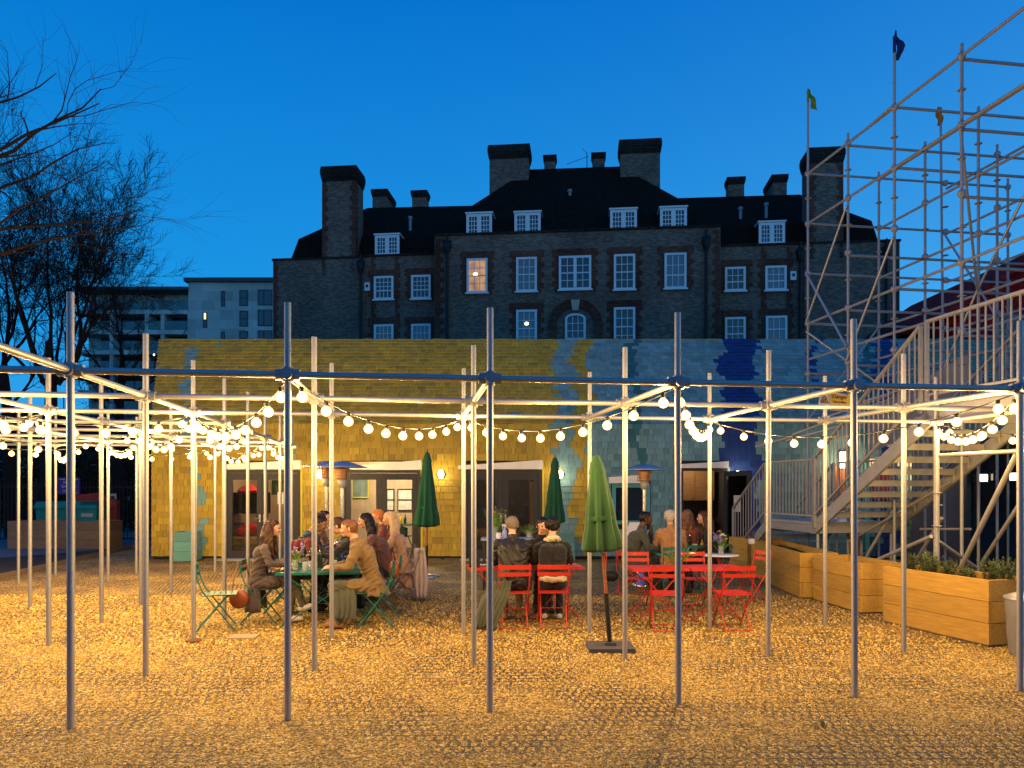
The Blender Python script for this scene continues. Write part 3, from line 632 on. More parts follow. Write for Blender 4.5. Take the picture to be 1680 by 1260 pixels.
# chimneys
def stack(x0, x1, ytop, ybot, v, dep, capx=.10, capf=None, quo=True, label=None):
    a, b_ = U(x0, v), U(x1, v); zt, zb = Z(x0, ytop, v), Z(x0, ybot, v); h = min(.9, (zt-zb)*.45)
    c = MB().bb(a, b_, v, v+dep, zb-1.2, zt-h).build('chimney', M_['brick'], man)
    k = MB(); 
    for i, (dz, e) in enumerate(((0, .03), (.12, .06), (.24, .09), (.42, .12), (h-.14, .09))):
        z0 = zt-h+dz; z1 = zt-h+((.12, .24, .42, h-.14, h)[i]); 
        if z1 > z0: k.bb(a-e, b_+e, v-e, v+dep+e, z0, z1)
    k.build('chimney_cap', M_['capbrick'], c)
    if quo:
        for s, uu in ((1, a), (-1, b_)):
            q = MB(); z = zb-1; i = 0
            while z < zt-h-.05:
                ww = .34 if i % 2 else .2; z1 = min(z+.3, zt-h-.01); q.bb(min(uu, uu+s*ww)-(.02 if s > 0 else 0), max(uu, uu+s*ww)+(.02 if s < 0 else 0), v-.02, v+(.5 if i % 2 else .35), z, z1); z = z1; i += 1
            q.build('chimney_quoins', M_['redbrick'], c)
stack(529, 583, 274, 425, .02, 1.6); stack(1329, 1383, 243, 396, .02, 1.6)
stack(803, 867, 239, 300, 4.4, 1.4, quo=False); stack(1018, 1083, 230, 290, 4.4, 1.4, quo=False)
stack(611, 634, 311, 338, 5.2, 2.2, quo=False); stack(676, 699, 313, 338, 5.6, .9, quo=False); stack(893, 911, 256, 276, 7, .8, quo=False); stack(972, 992, 252, 272, 7, .8, quo=False)
stack(1195, 1221, 291, 318, 5.6, .9, quo=False); stack(1268, 1291, 287, 316, 5.2, 2.2, quo=False)
# roofs
def P3(px, py, v): u, z = bl(px, py, v); return Vector((u, v, z))
rl = MB()
def poly(mb_, *p): mb_.add(p, [tuple(range(len(p)))])
A, B_, C = P3(477, 426, .4), P3(490, 392, 1.2), P3(603, 341, 5.2)
A2, B2, C2 = P3(760, 418, .4), P3(772, 388, 1.2), P3(790, 337, 5.2)
poly(rl, A, A2, B2, B_); poly(rl, B_, B2, C2, C)
Ab, Bb = Vector((A.x, 10.6, A.z)), Vector((B_.x, 9.8, B_.z)); poly(rl, Ab, A, B_, Bb); poly(rl, Bb, B_, C); poly(rl, Bb, C, C2, Vector((C2.x, 9.8, B2.z)))
rl.build('roof', M_['tile'], man)
rr = MB(); A, B_, C = P3(1441, 396, .4), P3(1430, 362, 1.2), P3(1312, 319, 5.2); A2, B2, C2 = P3(1150, 404, .4), P3(1140, 372, 1.2), P3(1110, 325, 5.2)
poly(rr, A2, A, B_, B2); poly(rr, B2, B_, C, C2); Ab, Bb = Vector((A.x, 10.6, A.z)), Vector((B_.x, 9.8, B_.z)); poly(rr, A, Ab, Bb, B_); poly(rr, B_, Bb, C); poly(rr, C2, C, Bb, Vector((C2.x, 9.8, B2.z)))
rr.build('roof', M_['tile'], man)
rc = MB(); A, A2 = P3(716, 387, -.5), P3(1180, 376, -.5); B_, B2 = P3(742, 358, .7), P3(1152, 347, .7); C, C2 = P3(868, 278, 5.6), P3(1017, 273, 5.6)
poly(rc, A, A2, B2, B_); poly(rc, B_, B2, C2, C); back = [Vector((p.x, 11.7-p.y, p.z)) for p in (A, A2, B_, B2)]
poly(rc, back[0], A, B_, back[2]); poly(rc, back[2], B_, C); poly(rc, A2, back[1], back[3], B2); poly(rc, B2, back[3], C2); poly(rc, back[3], back[2], C, C2); poly(rc, back[1], back[0], back[2], back[3])
rc.build('roof', M_['tile'], man)
# windows
M_['wpaint'] = mat('window_white', (.62, .64, .68), .5, 0, .05, 5, .05)
M_['winpane'] = glassy('mansion_glass', (.035, .05, .065), .92, .05)
M_['curtain'] = glassy('curtained_glass', (.15, .17, .20), .95, .15)
M_['litpane'] = None
def lit_mat():
    m, nt, N, L, b = nodes('lit_window'); tc = N.new('ShaderNodeTexCoord'); n = N.new('ShaderNodeTexNoise'); n.inputs['Scale'].default_value = 1.6; L.new(tc.outputs['Object'], n.inputs['Vector'])
    r = N.new('ShaderNodeValToRGB'); r.color_ramp.elements[0].color = (.35, .14, .06, 1); r.color_ramp.elements[0].position = .3; r.color_ramp.elements[1].color = (.8, .42, .18, 1); r.color_ramp.elements[1].position = .7
    L.new(n.outputs['Fac'], r.inputs[0]); L.new(r.outputs[0], b.inputs['Emission Color']); b.inputs['Emission Strength'].default_value = .75; b.inputs['Base Color'].default_value = (.1, .06, .03, 1); m.cycles.emission_sampling = 'NONE'; return m
M_['litpane'] = lit_mat(); M_['lampspot'] = emit('pendant_lamp', (1, .8, .4), 5)
def sash(x0, x1, y0, y1, v=0, cols=3, rows=(2, 2), pane='winpane', arch=False, surround=True, halves=1, spot=None, z0=None, mull=False, lean=True):
    a, b_ = U(x0, v), U(x1, v); zt = Z(x0, y0, v); zb = Z(x0, y1, v) if z0 is None else z0
    w = MB(); f = .13; y_a, y_b = v-.10, v-.012
    if arch:
        cx = (a+b_)/2; w.bb(a, a+f, y_a, y_b, zb, zt-.3); w.bb(b_-f, b_, y_a, y_b, zb, zt-.3); rr_ = (b_-a)/2
        for i in range(8):
            t0, t1 = PI*i/8, PI*(i+1)/8
            w.prism([(cx+math.cos(t0)*rr_, y_a, zt-.3+math.sin(t0)*.3), (cx+math.cos(t1)*rr_, y_a, zt-.3+math.sin(t1)*.3), (cx+math.cos(t1)*(rr_-f), y_a, zt-.3+math.sin(t1)*.18), (cx+math.cos(t0)*(rr_-f), y_a, zt-.3+math.sin(t0)*.18)], (0, .09, 0))
    else: w.bb(a, a+f, y_a, y_b, zb, zt); w.bb(b_-f, b_, y_a, y_b, zb, zt); w.bb(a+f, b_-f, y_a, y_b, zt-f, zt)
    w.bb(a+f, b_-f, y_a, y_b, zb, zb+f*.8)
    if mull: w.bb((a+b_)/2-.09, (a+b_)/2+.09, y_a, y_b, zb+f, zt-f)
    segs = [(a+f, b_-f)] if not mull else [(a+f, (a+b_)/2-.09), ((a+b_)/2+.09, b_-f)]
    zi0, zi1 = zb+f*.8, zt-f; zm = (zi0+zi1)/2
    if sum(rows) > 2 and rows[1] != rows[0]: zm = zi0+(zi1-zi0)*.36
    o = w.build('window', M_['wpaint'], man)
    s = MB(); yb0, yb1 = v-.075, v-.045; t = .018
    for (sa, sb) in segs:
        if rows[0] and rows[1]: s.bb(sa, sb, yb0-.01, yb1, zm-.035, zm+.035)
        spans = ((zm, zi1, rows[0]), (zi0, zm, rows[1])) if rows[1] else ((zi0, zi1, rows[0]),)
        for i in range(1, cols): x = sa+(sb-sa)*i/cols; s.bb(x-t, x+t, yb0, yb1, zi0, zi1)
        for (q0, q1, r_) in spans:
            for i in range(1, r_): zz = q0+(q1-q0)*i/r_; s.bb(sa, sb, yb0+.002, yb1+.002, zz-t, zz+t)
    s.build('glazing_bars', M_['wpaint'], o)
    MB().bb(a+f*.9, b_-f*.9, v-.04, v-.02, zi0-.01, (zi1+.01) if not arch else zi1-.08).build('pane', M_[pane], o)
    MB().bb(a-.08, b_+.08, v-.20, v-.01, zb-.09, zb-.002).build('sill', M_['wpaint'], o)
    if spot: sx, sy, sr = spot; u_, z_ = bl(sx, sy, v-.03); MB().ball((u_, v-.046, z_), sr, 8, 0, (1, .3, .8)).build('lamp_glow', M_['lampspot'], o)
    if surround and not arch:
        e = .40; q = MB(); q.bb(a-e, b_+e, v-.025, v+.02, zt+.004, zt+.42)
        zz = zb-.1; i = 0
        while zz < zt: z1 = min(zz+.3, zt); ee = e if i % 2 else e*.62; q.bb(a-ee, a-.003, v-.024, v+.02, zz, z1); q.bb(b_+.003, b_+ee, v-.024, v+.02, zz, z1); zz = z1; i += 1
        q.build('window_surround', M_['redbrick'], man)
WV, CV = .12, -.8
sash(614, 646, 454, 492, WV, 4, (3, 1)); sash(675, 707, 452, 491, WV, 4, (3, 1)); sash(614, 646, 533, 575, WV, 4, (2, 1), 'curtain'); sash(675, 707, 532, 574, WV, 4, (2, 1), 'curtain')
sash(766, 800, 425, 481, CV, 3, (2, 2), 'litpane', spot=(780, 450, .14)); sash(847, 881, 423, 479, CV, 3, (2, 2), 'curtain'); sash(917, 970, 421, 476, CV, 2, (2, 2), mull=True); sash(1007, 1042, 418, 476, CV, 3, (2, 2)); sash(1090, 1126, 416, 474, CV, 3, (2, 1), 'curtain')
sash(847, 881, 509, 570, CV, 3, (2, 2), 'curtain', spot=(864, 531, .12)); sash(1007, 1042, 505, 568, CV, 3, (2, 2)); sash(927, 961, 515, 580, CV, 3, (3, 2), arch=True)
sash(1189, 1223, 439, 478, WV, 3, (2, 1)); sash(1255, 1290, 437, 477, WV, 3, (2, 1), 'curtain'); sash(1189, 1223, 521, 565, WV, 3, (2, 1)); sash(1256, 1291, 519, 562, WV, 3, (1, 1), 'curtain')
# brick arch with keystone
ac = MB(); cu, cz = bl(944, 535, CV); R1, R2 = abs(U(989, CV)-cu), abs(U(975, CV)-cu)
for i in range(14):
    t0, t1 = PI*i/14, PI*(i+1)/14-.012
    ac.prism([(cu+math.cos(a)*r, CV-.09, cz+math.sin(a)*r) for a, r in ((t0, R2), (t0, R1), (t1, R1), (t1, R2))], (0, .10, 0))
ac.bb(cu-R1, cu-R2, CV-.09, CV+.01, 8, cz).bb(cu+R2, cu+R1, CV-.09, CV+.01, 8, cz)
o = ac.build('arch', M_['redbrick'], man); kz = Z(944, 510, CV); MB().prism([(cu-.17, CV-.14, kz), (cu+.17, CV-.14, kz), (cu+.26, CV-.14, kz+.62), (cu-.26, CV-.14, kz+.62)], (0, .14, 0)).build('keystone', M_['stone'], o)
# dormers
def dormer(x0, x1, y0, y1, v, back=1.6):
    a, b_ = U(x0, v), U(x1, v); zt, zb = Z(x0, y0, v), Z(x0, y1, v)
    d = MB().bb(a, b_, v+.09, v+back+.6, zb, zt-.16).build('dormer', M_['tile'], man)
    MB().bb(a-.06, b_+.06, v-.06, v+back+.8, zt-.15, zt-.06).build('dormer_roof', M_['wpaint'], d)
    w = MB(); f = .16; c = (a+b_)/2; z1 = zt-.16
    w.bb(a, a+f, v, v+.09, zb, z1).bb(b_-f, b_, v, v+.09, zb, z1).bb(a+f, b_-f, v, v+.09, z1-f, z1).bb(a+f, b_-f, v, v+.09, zb, zb+.1).bb(c-.13, c+.13, v, v+.09, zb+.1, z1-f)
    for (p, q) in ((a+f, c-.13), (c+.13, b_-f)):
        for i in (1, 2): x = p+(q-p)*i/3; w.bb(x-.018, x+.018, v+.02, v+.05, zb+.1, z1-f)
        for i in (1, 2, 3): zz = zb+.1+(z1-f-zb-.1)*i/4; w.bb(p, q, v+.022, v+.052, zz-.018, zz+.018)
    w.build('dormer_window', M_['wpaint'], d); MB().bb(a+f*.9, b_-f*.9, v+.06, v+.085, zb+.09, z1-f*.95).build('pane', M_['winpane'], d)
for q in ((615, 655, 382, 418, .25), (765, 807, 347, 387, -.55), (844, 887, 345, 385, -.55), (1001, 1045, 340, 381, -.55), (1083, 1127, 337, 377, -.55), (1245, 1288, 361, 400, .25)): dormer(*q)
# rainwater pipes with hoppers, vents, aerial, wall boxes
for (px, py, v) in ((593, 450, 0), (734, 418, CV), (1158, 412, CV), (1312, 432, WV), (1453, 428, 0)):
    u, z = bl(px, py, v); q = MB().tube([(u, v-.14, 6), (u, v-.14, z)], .085, 8); q.lathe((u, v-.16, z), [(.10, 0), (.24, .35), (.26, .75), (.2, .78)], 8).bb(u-.05, u+.05, v-.22, v, z+.7, z+1.2); q.build('drainpipe', M_['iron'], man)
for (px, y0, y1, v) in ((675, 362, 378, 2.4), (935, 318, 335, 3.0), (1213, 347, 361, 2.4), (1255, 340, 354, 2.4)):
    u, z = bl(px, y1, v); h = Z(px, y0, v)-z; MB().tube([(u, v-.3, z-.4), (u, v-.3, z+h)], .10, 8).tube([(u, v-.3, z+h-.02), (u, v-.3, z+h+.14)], .15, 8).build('vent_pipe', mat('lead', (.2, .2, .22), .5, .3, .1, 5, 0) if px == 675 else bpy.data.materials['lead'], man)
u, z = bl(963, 274, 6.4); an = MB().tube([(u, 6.4, z-.8), (u, 6.4, z+.95)], .03, 6).tube([(u-1.35, 6.4, z+.25), (u+.1, 6.4, z+.72)], .018, 5)
for i in range(9): x = u-1.3+i*.16; zz = z+.27+i*.05; an.tube([(x, 6.1, zz-.12), (x+.03, 6.7, zz+.14)], .010, 4)
an.tube([(u, 6.4, z+.9), (u-.3, 6.4, z+1.25)], .014, 4).build('aerial', M_['iron'], man)
for (px, py) in ((603, 471), (1301, 453)):
    u, z = bl(px, py, .1); q = MB().bb(u-.16, u+.16, -.02, .10, z-.25, z+.25).build('wall_box', M_['wpaint'], man); MB().bb(u-.07, u+.07, -.03, -.021, z-.05, z+.12).build('box_opening', M_['iron'], q)
# ------------------------------------------------------------------ pale apartment block far left
apt = thing('apartment_block', 'pale modern apartment block with glass balconies partly behind the bare trees', 'building')
M_['render'] = brick_mat('pale_panels', (.40, .38, .36), (.46, .44, .42), (.30, .29, .28), 1.2, .9, .85); M_['recess'] = mat('balcony_recess', (.05, .045, .04), .8); M_['darkframe'] = mat('dark_window_frame', (.05, .05, .055), .5, 0, .1, 4, 0)
M_['aptpane'] = glassy('apartment_glass', (.04, .06, .08), .95, .03); M_['rail'] = glassy('balcony_glass', (.05, .16, .18), .55, .05)
YA = 72.0
def A3(px, py, d=0): return at(px, py, YA+d)
a = MB(); z1 = A3(380, 463).z; z0_ = A3(200, 476).z; xa, xb, xc = A3(128, 0).x, A3(309, 0).x, A3(452, 0).x
a.bb(xb, xc, YA, YA+14, 0, z1); a.build('wall', M_['render'], apt)
MB().bb(xb-.3, xc+.2, YA-.4, YA+14, z1, z1+.35).bb(xb+1.2, xc, YA+1.5, YA+13, z1+.36, z1+.9).build('roof', M_['darkframe'], apt)
MB().bb(xa, xb, YA+1.8, YA+14, 0, z0_).build('wall', M_['render'], apt); MB().bb(xa-.3, xb-.01, YA-.2, YA+14, z0_, z0_+.3).build('roof', M_['darkframe'], apt)
def awin(x0, x1, y0, y1, d=0, lit=False):
    A_, B2_ = A3(x0, y1, d), A3(x1, y0, d); w = MB(); f = .09; Y = YA+d; X0, X1, Z0, Z1 = A_.x, B2_.x, A_.z, B2_.z
    w.bb(X0, X0+f, Y-.05, Y-.003, Z0, Z1).bb(X1-f, X1, Y-.05, Y-.003, Z0, Z1).bb(X0+f, X1-f, Y-.05, Y-.003, Z1-f, Z1).bb(X0+f, X1-f, Y-.05, Y-.003, Z0, Z0+f)
    if X1-X0 > 1: w.bb(X0+(X1-X0)*.38, X0+(X1-X0)*.38+f, Y-.05, Y-.003, Z0+f, Z1-f)
    if X1-X0 < 1.2: w.bb(X0+f, X1-f, Y-.05, Y-.003, (Z0+Z1)/2-.05, (Z0+Z1)/2+.05)
    o = w.build('window', M_['darkframe'], apt); zm = (Z0+Z1)/2
    if lit: MB().bb(X0+f, X1-f, Y-.03, Y-.012, zm, Z1-f).build('lit_pane', emit('lit_apartment', (.95, .8, .35), 1.1), o); MB().bb(X0+f, X1-f, Y-.03, Y-.012, Z0+f, zm-.01).build('pane', M_['aptpane'], o)
    else: MB().bb(X0+f, X1-f, Y-.03, Y-.012, Z0+f, Z1-f).build('pane', M_['aptpane'], o)
for r in ((363, 369, 477, 503), (393, 407, 476, 502), (423, 447, 475, 501), (333, 340, 512, 538), (393, 407, 510, 536), (423, 447, 508, 535), (363, 369, 544, 570), (393, 407, 543, 568), (423, 447, 542, 567), (333, 340, 577, 600), (363, 369, 577, 600)): awin(*r, lit=(r[0] == 333 and r[2] == 512))
for k, (y0, y1) in enumerate(((482, 508), (513, 541), (547, 574), (580, 607), (613, 640), (646, 673))):
    zt, zb = A3(200, y0).z, A3(200, y1).z
    MB().bb(xa, xb-.02, YA-.1, YA+1.78, zb-.45, zb-.02).build('balcony_floor', M_['render'], apt)
    for (x0, x1) in ((150, 180), (186, 238), (243, 264), (270, 308)):
        X0, X1 = A3(x0, 0).x, A3(x1, 0).x
        if k: MB().bb(X1, A3(x1+6, 0).x, YA-.05, YA+1.79, zb, zt).build('pier', M_['render'], apt); MB().bb(X0, X1, YA+1.70, YA+1.79, zb, zt).build('recess', M_['recess'], apt)
        MB().bb(X0, X1, YA-.06, YA-.02, zb+.02, zb+.85).build('balcony_rail', M_['rail'], apt)
        if k < 2:
            for j in range(2): c = X0+(X1-X0)*(.2+.55*j); awin_ = MB().bb(c, c+.8, YA+1.62, YA+1.69, zb, zt-.2).build('balcony_door', M_['aptpane'], apt)
# dark terrace far left and distant dim street
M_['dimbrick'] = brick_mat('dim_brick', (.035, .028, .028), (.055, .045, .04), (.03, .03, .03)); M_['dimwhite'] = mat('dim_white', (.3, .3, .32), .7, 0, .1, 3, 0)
ter = thing('terraced_house', 'dark terraced house with small white windows beyond the railings at far left', 'building'); Yt = 40
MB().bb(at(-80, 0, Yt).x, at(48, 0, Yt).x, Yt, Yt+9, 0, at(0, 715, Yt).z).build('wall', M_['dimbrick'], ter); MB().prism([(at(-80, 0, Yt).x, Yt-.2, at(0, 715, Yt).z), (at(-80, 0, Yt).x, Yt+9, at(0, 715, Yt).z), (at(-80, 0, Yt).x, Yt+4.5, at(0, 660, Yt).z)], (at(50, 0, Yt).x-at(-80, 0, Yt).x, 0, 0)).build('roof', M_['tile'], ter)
def twin(t, x0, x1, y0, y1, Y, m2='winpane'):
    A_, B2_ = at(x0, y1, Y), at(x1, y0, Y); w = MB(); f = .08
    w.bb(A_.x, A_.x+f, Y-.08, Y, A_.z, B2_.z).bb(B2_.x-f, B2_.x, Y-.08, Y, A_.z, B2_.z).bb(A_.x+f, B2_.x-f, Y-.08, Y, A_.z, A_.z+f).bb(A_.x+f, B2_.x-f, Y-.08, Y, B2_.z-f, B2_.z).bb((A_.x+B2_.x)/2-.03, (A_.x+B2_.x)/2+.03, Y-.07, Y, A_.z+f, B2_.z-f).bb(A_.x+f, B2_.x-f, Y-.069, Y, (A_.z+B2_.z)/2-.03, (A_.z+B2_.z)/2+.03)
    o = w.build('window', M_['dimwhite'], t); MB().bb(A_.x+f, B2_.x-f, Y-.04, Y-.02, A_.z+f, B2_.z-f).build('pane', M_[m2], o)
twin(ter, 2, 22, 752, 783, Yt); twin(ter, 26, 44, 752, 783, Yt); twin(ter, 4, 20, 795, 830, Yt)
t2 = thing('corner_house', 'dark low house with one wide white window seen between the canopy posts', 'building'); Yt = 46
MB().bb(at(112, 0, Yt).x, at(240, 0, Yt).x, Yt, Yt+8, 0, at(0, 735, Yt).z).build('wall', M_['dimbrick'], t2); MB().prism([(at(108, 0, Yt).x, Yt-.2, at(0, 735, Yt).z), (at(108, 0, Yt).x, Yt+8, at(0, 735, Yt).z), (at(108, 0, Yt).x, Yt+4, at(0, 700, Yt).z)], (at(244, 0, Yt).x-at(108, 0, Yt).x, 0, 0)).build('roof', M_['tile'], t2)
twin(t2, 142, 158, 762, 776, Yt); twin(t2, 158.5, 174, 762, 776, Yt); twin(t2, 195, 213, 800, 835, Yt)
M_['hedge'] = mat('dark_leaves', (.02, .028, .012), .9, 0, .4, 3, .4)
def leafmass(nm, label, cat, x0, x1, y0, y1, z0, z1, n, s, m='hedge', par=None):
    r = np.random.default_rng(int(x0*10) & 1023); mb_ = MB()
    for _ in range(n):
        c = Vector((r.uniform(x0, x1), r.uniform(y0, y1), z0+(z1-z0)*r.random()**.8*(.8+.2*math.sin(r.random()*9)))); a, e = r.uniform(0, 6.3), r.uniform(-1, 1); d = Vector((math.cos(a)*math.cos(e), math.sin(a)*math.cos(e), math.sin(e)))*s; q = d.orthogonal().normalized()*s*.55
        mb_.add([c-d, c+q, c+d, c-q], [(0, 1, 2, 3)])
    return mb_.build(nm, M_[m], par, label=label, cat=cat)
p0 = at(180, 800, 31); hx0, hx1 = at(-40, 0, 31).x, at(248, 0, 31).x
leafmass('hedge', 'dark unlit hedge behind the black railings at far left', 'hedge', hx0, hx1, 30.4, 32, 0, 3.4, 9000, .10)
# railings
M_['railblack'] = mat('railing_black', (.012, .012, .013), .5, 0, .1, 8, 0)
fe = thing('metal_railings', 'black vertical bar railings behind the timber planters at far left', 'railings'); Yf = 24
bar_me = MB().tube([(0, 0, .08), (0, 0, 1.95)], .012, 6).mesh('railing_bar', M_['railblack']); x = at(-60, 0, Yf).x; x1 = at(252, 0, Yf).x; k = 0
while x < x1:
    link('railing_bar', bar_me, fe, (x, Yf, 0))
    if k % 20 == 0: MB().bb(x-.07, x-.01, Yf-.03, Yf+.03, 0, 2.1).build('post', M_['railblack'], fe)
    x += .12; k += 1
for z in (.14, 1.80): MB().bb(at(-60, 0, Yf).x, x1, Yf-.022, Yf+.022, z-.02, z+.02).build('rail', M_['railblack'], fe)
MB().bb(x1-.06, x1+.08, Yf-.07, Yf+.07, 0, 2.2).build('gate_post', M_['railblack'], fe)
struct('path', MB().prism([(-40, 19.05, .024), (gnd(0, 916).x, gnd(0, 916).y, .024), (gnd(210, 905).x-.4, gnd(210, 905).y+1.5, .024), (-8.8, 23.5, .024), (-40, 26, .024)], (0, 0, -.01)), M_['asphalt'])
# timber planters: stacked boards, soil, end boards
M_['planterwood'] = wood('planter_timber', (.50, .31, .05), dark=(.28, .15, .025)); M_['soil'] = mat('planter_soil', (.03, .02, .014), .95, 0, .3, 12, .8, 30, .02); M_['tealwood'] = wood('teal_painted_boards', (.10, .30, .30), var=.06); M_['herb'] = mat('rosemary_leaves', (.06, .12, .02), .7, 0, .3, 30, 0); M_['shadedwood'] = wood('shaded_timber', (.22, .15, .085), dark=(.10, .07, .04))  # last one is the planter timber with shade put into its colour
def planter(A_, B_, wid, h, label, rows=3, m='planterwood', skirt=True, group=None, side=1, taper=0):
    """A_, B_: ground corners of the long face, wid: depth behind it"""
    A_, B_ = Vector((A_.x, A_.y, 0)), Vector((B_.x, B_.y, 0)); L_ = (B_-A_).length; a = math.atan2(B_.y-A_.y, B_.x-A_.x); t = thing('planter', label, 'planter', A_, a, group); bh = h/rows; g = .004; th = .045
    for r in range(rows):
        z0, z1 = .03+r*bh, .03+(r+1)*bh-.006; e = random.uniform(-.004, .004); tp = taper*(rows-1-r)/rows
        for (x0, x1, y0, y1) in ((-tp, L_+tp, 0-e-tp, th-e-tp), (-tp, L_+tp, wid-th+tp, wid+tp), (0-e-tp, th-e-tp, th-tp+g, wid-th-g+tp), (L_-th+e+tp, L_+e+tp, th+g-tp, wid-th-g+tp)):
            if side < 0: y0, y1 = -y1, -y0
            o = MB().bb(x0, x1, y0, y1, z0, z1).build('plank', M_[m], t); v = random.uniform(.82, 1.08); o.color = (v, v*random.uniform(.95, 1), v*random.uniform(.9, 1), 1)
    sc = MB(); yy = -.006 if side > 0 else .006
    for r in range(rows):
        for x in (.03, .06, L_/2, L_-.06, L_-.03):
            for dz in (.06, bh-.06): sc.tube([(x, yy, .03+r*bh+dz), (x, yy-.003 if side > 0 else yy+.003, .03+r*bh+dz)], .006, 6)
    if m == 'planterwood': o = sc.build('screw_heads', M_['galv_dull'], t, kind='stuff')
    s_ = MB(); y0, y1 = th+.002, wid-th-.002
    if side < 0: y0, y1 = -y1, -y0
    for i in range(8):
        for j in range(4): s_.bb(th+(L_-2*th)*i/8, th+(L_-2*th)*(i+1)/8, y0+(y1-y0)*j/4, y0+(y1-y0)*(j+1)/4, .1, h-.09+random.uniform(-.02, .02))
    s_.build('soil', M_['soil'], t)
    if skirt: MB().bb(.02, L_-.02, (.02 if side > 0 else -wid+.02), (wid-.02 if side > 0 else -.02), -.01, .03).build('base', M_['sleeper'], t)
    return t, L_, a
g3 = 'timber planters along the right side of the court'
pa, L1, a1 = planter(gnd(1449, 1022), gnd(1622, 1063), .66, .73, 'big bright timber planter with rosemary bushes at right, nearest the camera', side=1)
pb, L2, a2 = planter(gnd(1334, 985), gnd(1412, 1008), .62, .70, 'middle timber planter of the right hand row, its end board pale and shiny')
pc, L3, a3 = planter(gnd(1232, 946), gnd(1312, 983), .60, .72, 'long timber planter with a white pot on its rim, behind the red folding chair')
pd_, L4, a4 = planter(gnd(1196, 938), gnd(1226, 944), .5, .72, 'last timber planter by the foot of the metal stairs')
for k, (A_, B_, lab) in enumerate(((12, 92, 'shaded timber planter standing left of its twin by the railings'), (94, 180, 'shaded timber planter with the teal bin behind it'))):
    planter(gnd(A_, 902), gnd(B_, 902), .7, .80, lab, 3, 'shadedwood')
def rot_planter(px, base, w, d, h, rz, label):
    p = gnd(px, base); q = p+Vector((math.cos(rz), math.sin(rz), 0))*w; return planter(p, q, d, h, label, 3, 'tealwood', True, taper=.03)
rot_planter(286, 923, .42, .60, .70, .08, 'pale teal painted board planter against the yellow shingles left of the doors')
rot_planter(906, 923, .52, .50, .66, -.05, 'pale teal painted board planter against the wall behind the seated diners')
# rosemary
def shrub(par, x, y, z, s, n, rs, m='herb'):
    r = random.Random(rs); st = MB(); lf = MB()
    for _ in range(n):
        a = r.uniform(0, 6.28); e = r.uniform(.0, .55); h = s*r.uniform(.6, 1.15); d = Vector((math.cos(a)*e, math.sin(a)*e, 1)).normalized()*h; b0 = Vector((x+r.uniform(-.05, .05), y+r.uniform(-.05, .05), z)); st.tube([b0, b0+d*.6+Vector((0, 0, .01)), b0+d], [.003, .002, .001], 3, caps=False)
        for i in range(26):
            p = b0+d*(.12+.88*i/26); aa = r.uniform(0, 6.28); q = Vector((math.cos(aa), math.sin(aa), .55))*s*.15*(1-.35*i/26); w = Vector((-math.sin(aa), math.cos(aa), 0))*.0045
            lf.add([p-w, p+w, p+q], [(0, 1, 2)])
    st.build('stem', M_['sleeper'], par); lf.build('leaves', M_[m], par)
for i, t in enumerate((.10, .20, .36, .46, .58, .72, .82, .95)):
    P = gnd(1449, 1022).lerp(gnd(1622, 1063), t); nrm = Vector((-math.sin(a1), math.cos(a1), 0))
    P = P+nrm*(.30+.1*math.sin(i*2.2)); b_ = thing('rosemary_bush', ['small rosemary bush at the far end of the big timber planter', 'second rosemary bush from the far end of the big planter', 'third rosemary bush in the big planter, left of its centre', 'fourth rosemary bush in the big planter, just left of centre', 'fifth rosemary bush in the big planter, just right of centre', 'low sixth rosemary bush in the big planter', 'seventh rosemary bush in the big planter, next to last', 'tall rosemary bush at the near corner of the big planter'][i], 'bush', (P.x, P.y, 0), 0, 'rosemary bushes in the big planter')
    shrub(b_, 0, 0, .63, [.28, .30, .33, .26, .22, .20, .32, .34][i], 46, i)
for k, (p_, t) in enumerate(((gnd(1232, 946).lerp(gnd(1312, 983), .55), 'sparse green sprigs in the long planter behind the red chair'), (gnd(1232, 946).lerp(gnd(1312, 983), .2), 'low green herb at the back end of the long planter'))):
    b_ = thing('herb_tuft', t, 'plant', (p_.x+.25, p_.y+.15, 0)); shrub(b_, 0, 0, .62, .13, 14, 40+k)
# white pot with lavender on the planter rim
P = at(1233, 897, 13.6); b_ = thing('potted_lavender', 'white pot of grey lavender standing on the planter rim', 'potted plant', (P.x, P.y, .76)); MB().lathe((0, 0, 0), [(.055, 0), (.06, .005), (.06, .10), (.05, .10), (.05, .07)], 14).build('pot', M_['white'], b_)
M_['lav'] = mat('lavender', (.22, .2, .32), .8, 0, .2, 20, 0); shrub(b_, 0, 0, .08, .22, 16, 77, 'lav')
# galvanised bin at the right edge
P = gnd(1682, 1075); t = thing('metal_bin', 'galvanised metal dustbin with lid cut by the right edge beside the planter', 'bin', (P.x+.06, P.y, 0))
MB().lathe((0, 0, 0), [(.19, 0), (.20, .02), (.215, .2), (.22, .21), (.225, .42), (.23, .43), (.235, .60)], 24).build('body', M_['galv_dull'], t); q = MB().lathe((0, 0, .60), [(.25, 0), (.25, .02), (.15, .06), (0, .08)], 24).build('lid', M_['galv'], t); MB().tube([(-.06, 0, .67), (-.05, 0, .73), (.05, 0, .73), (.06, 0, .67)], .008, 6).build('handle', M_['galv'], q)
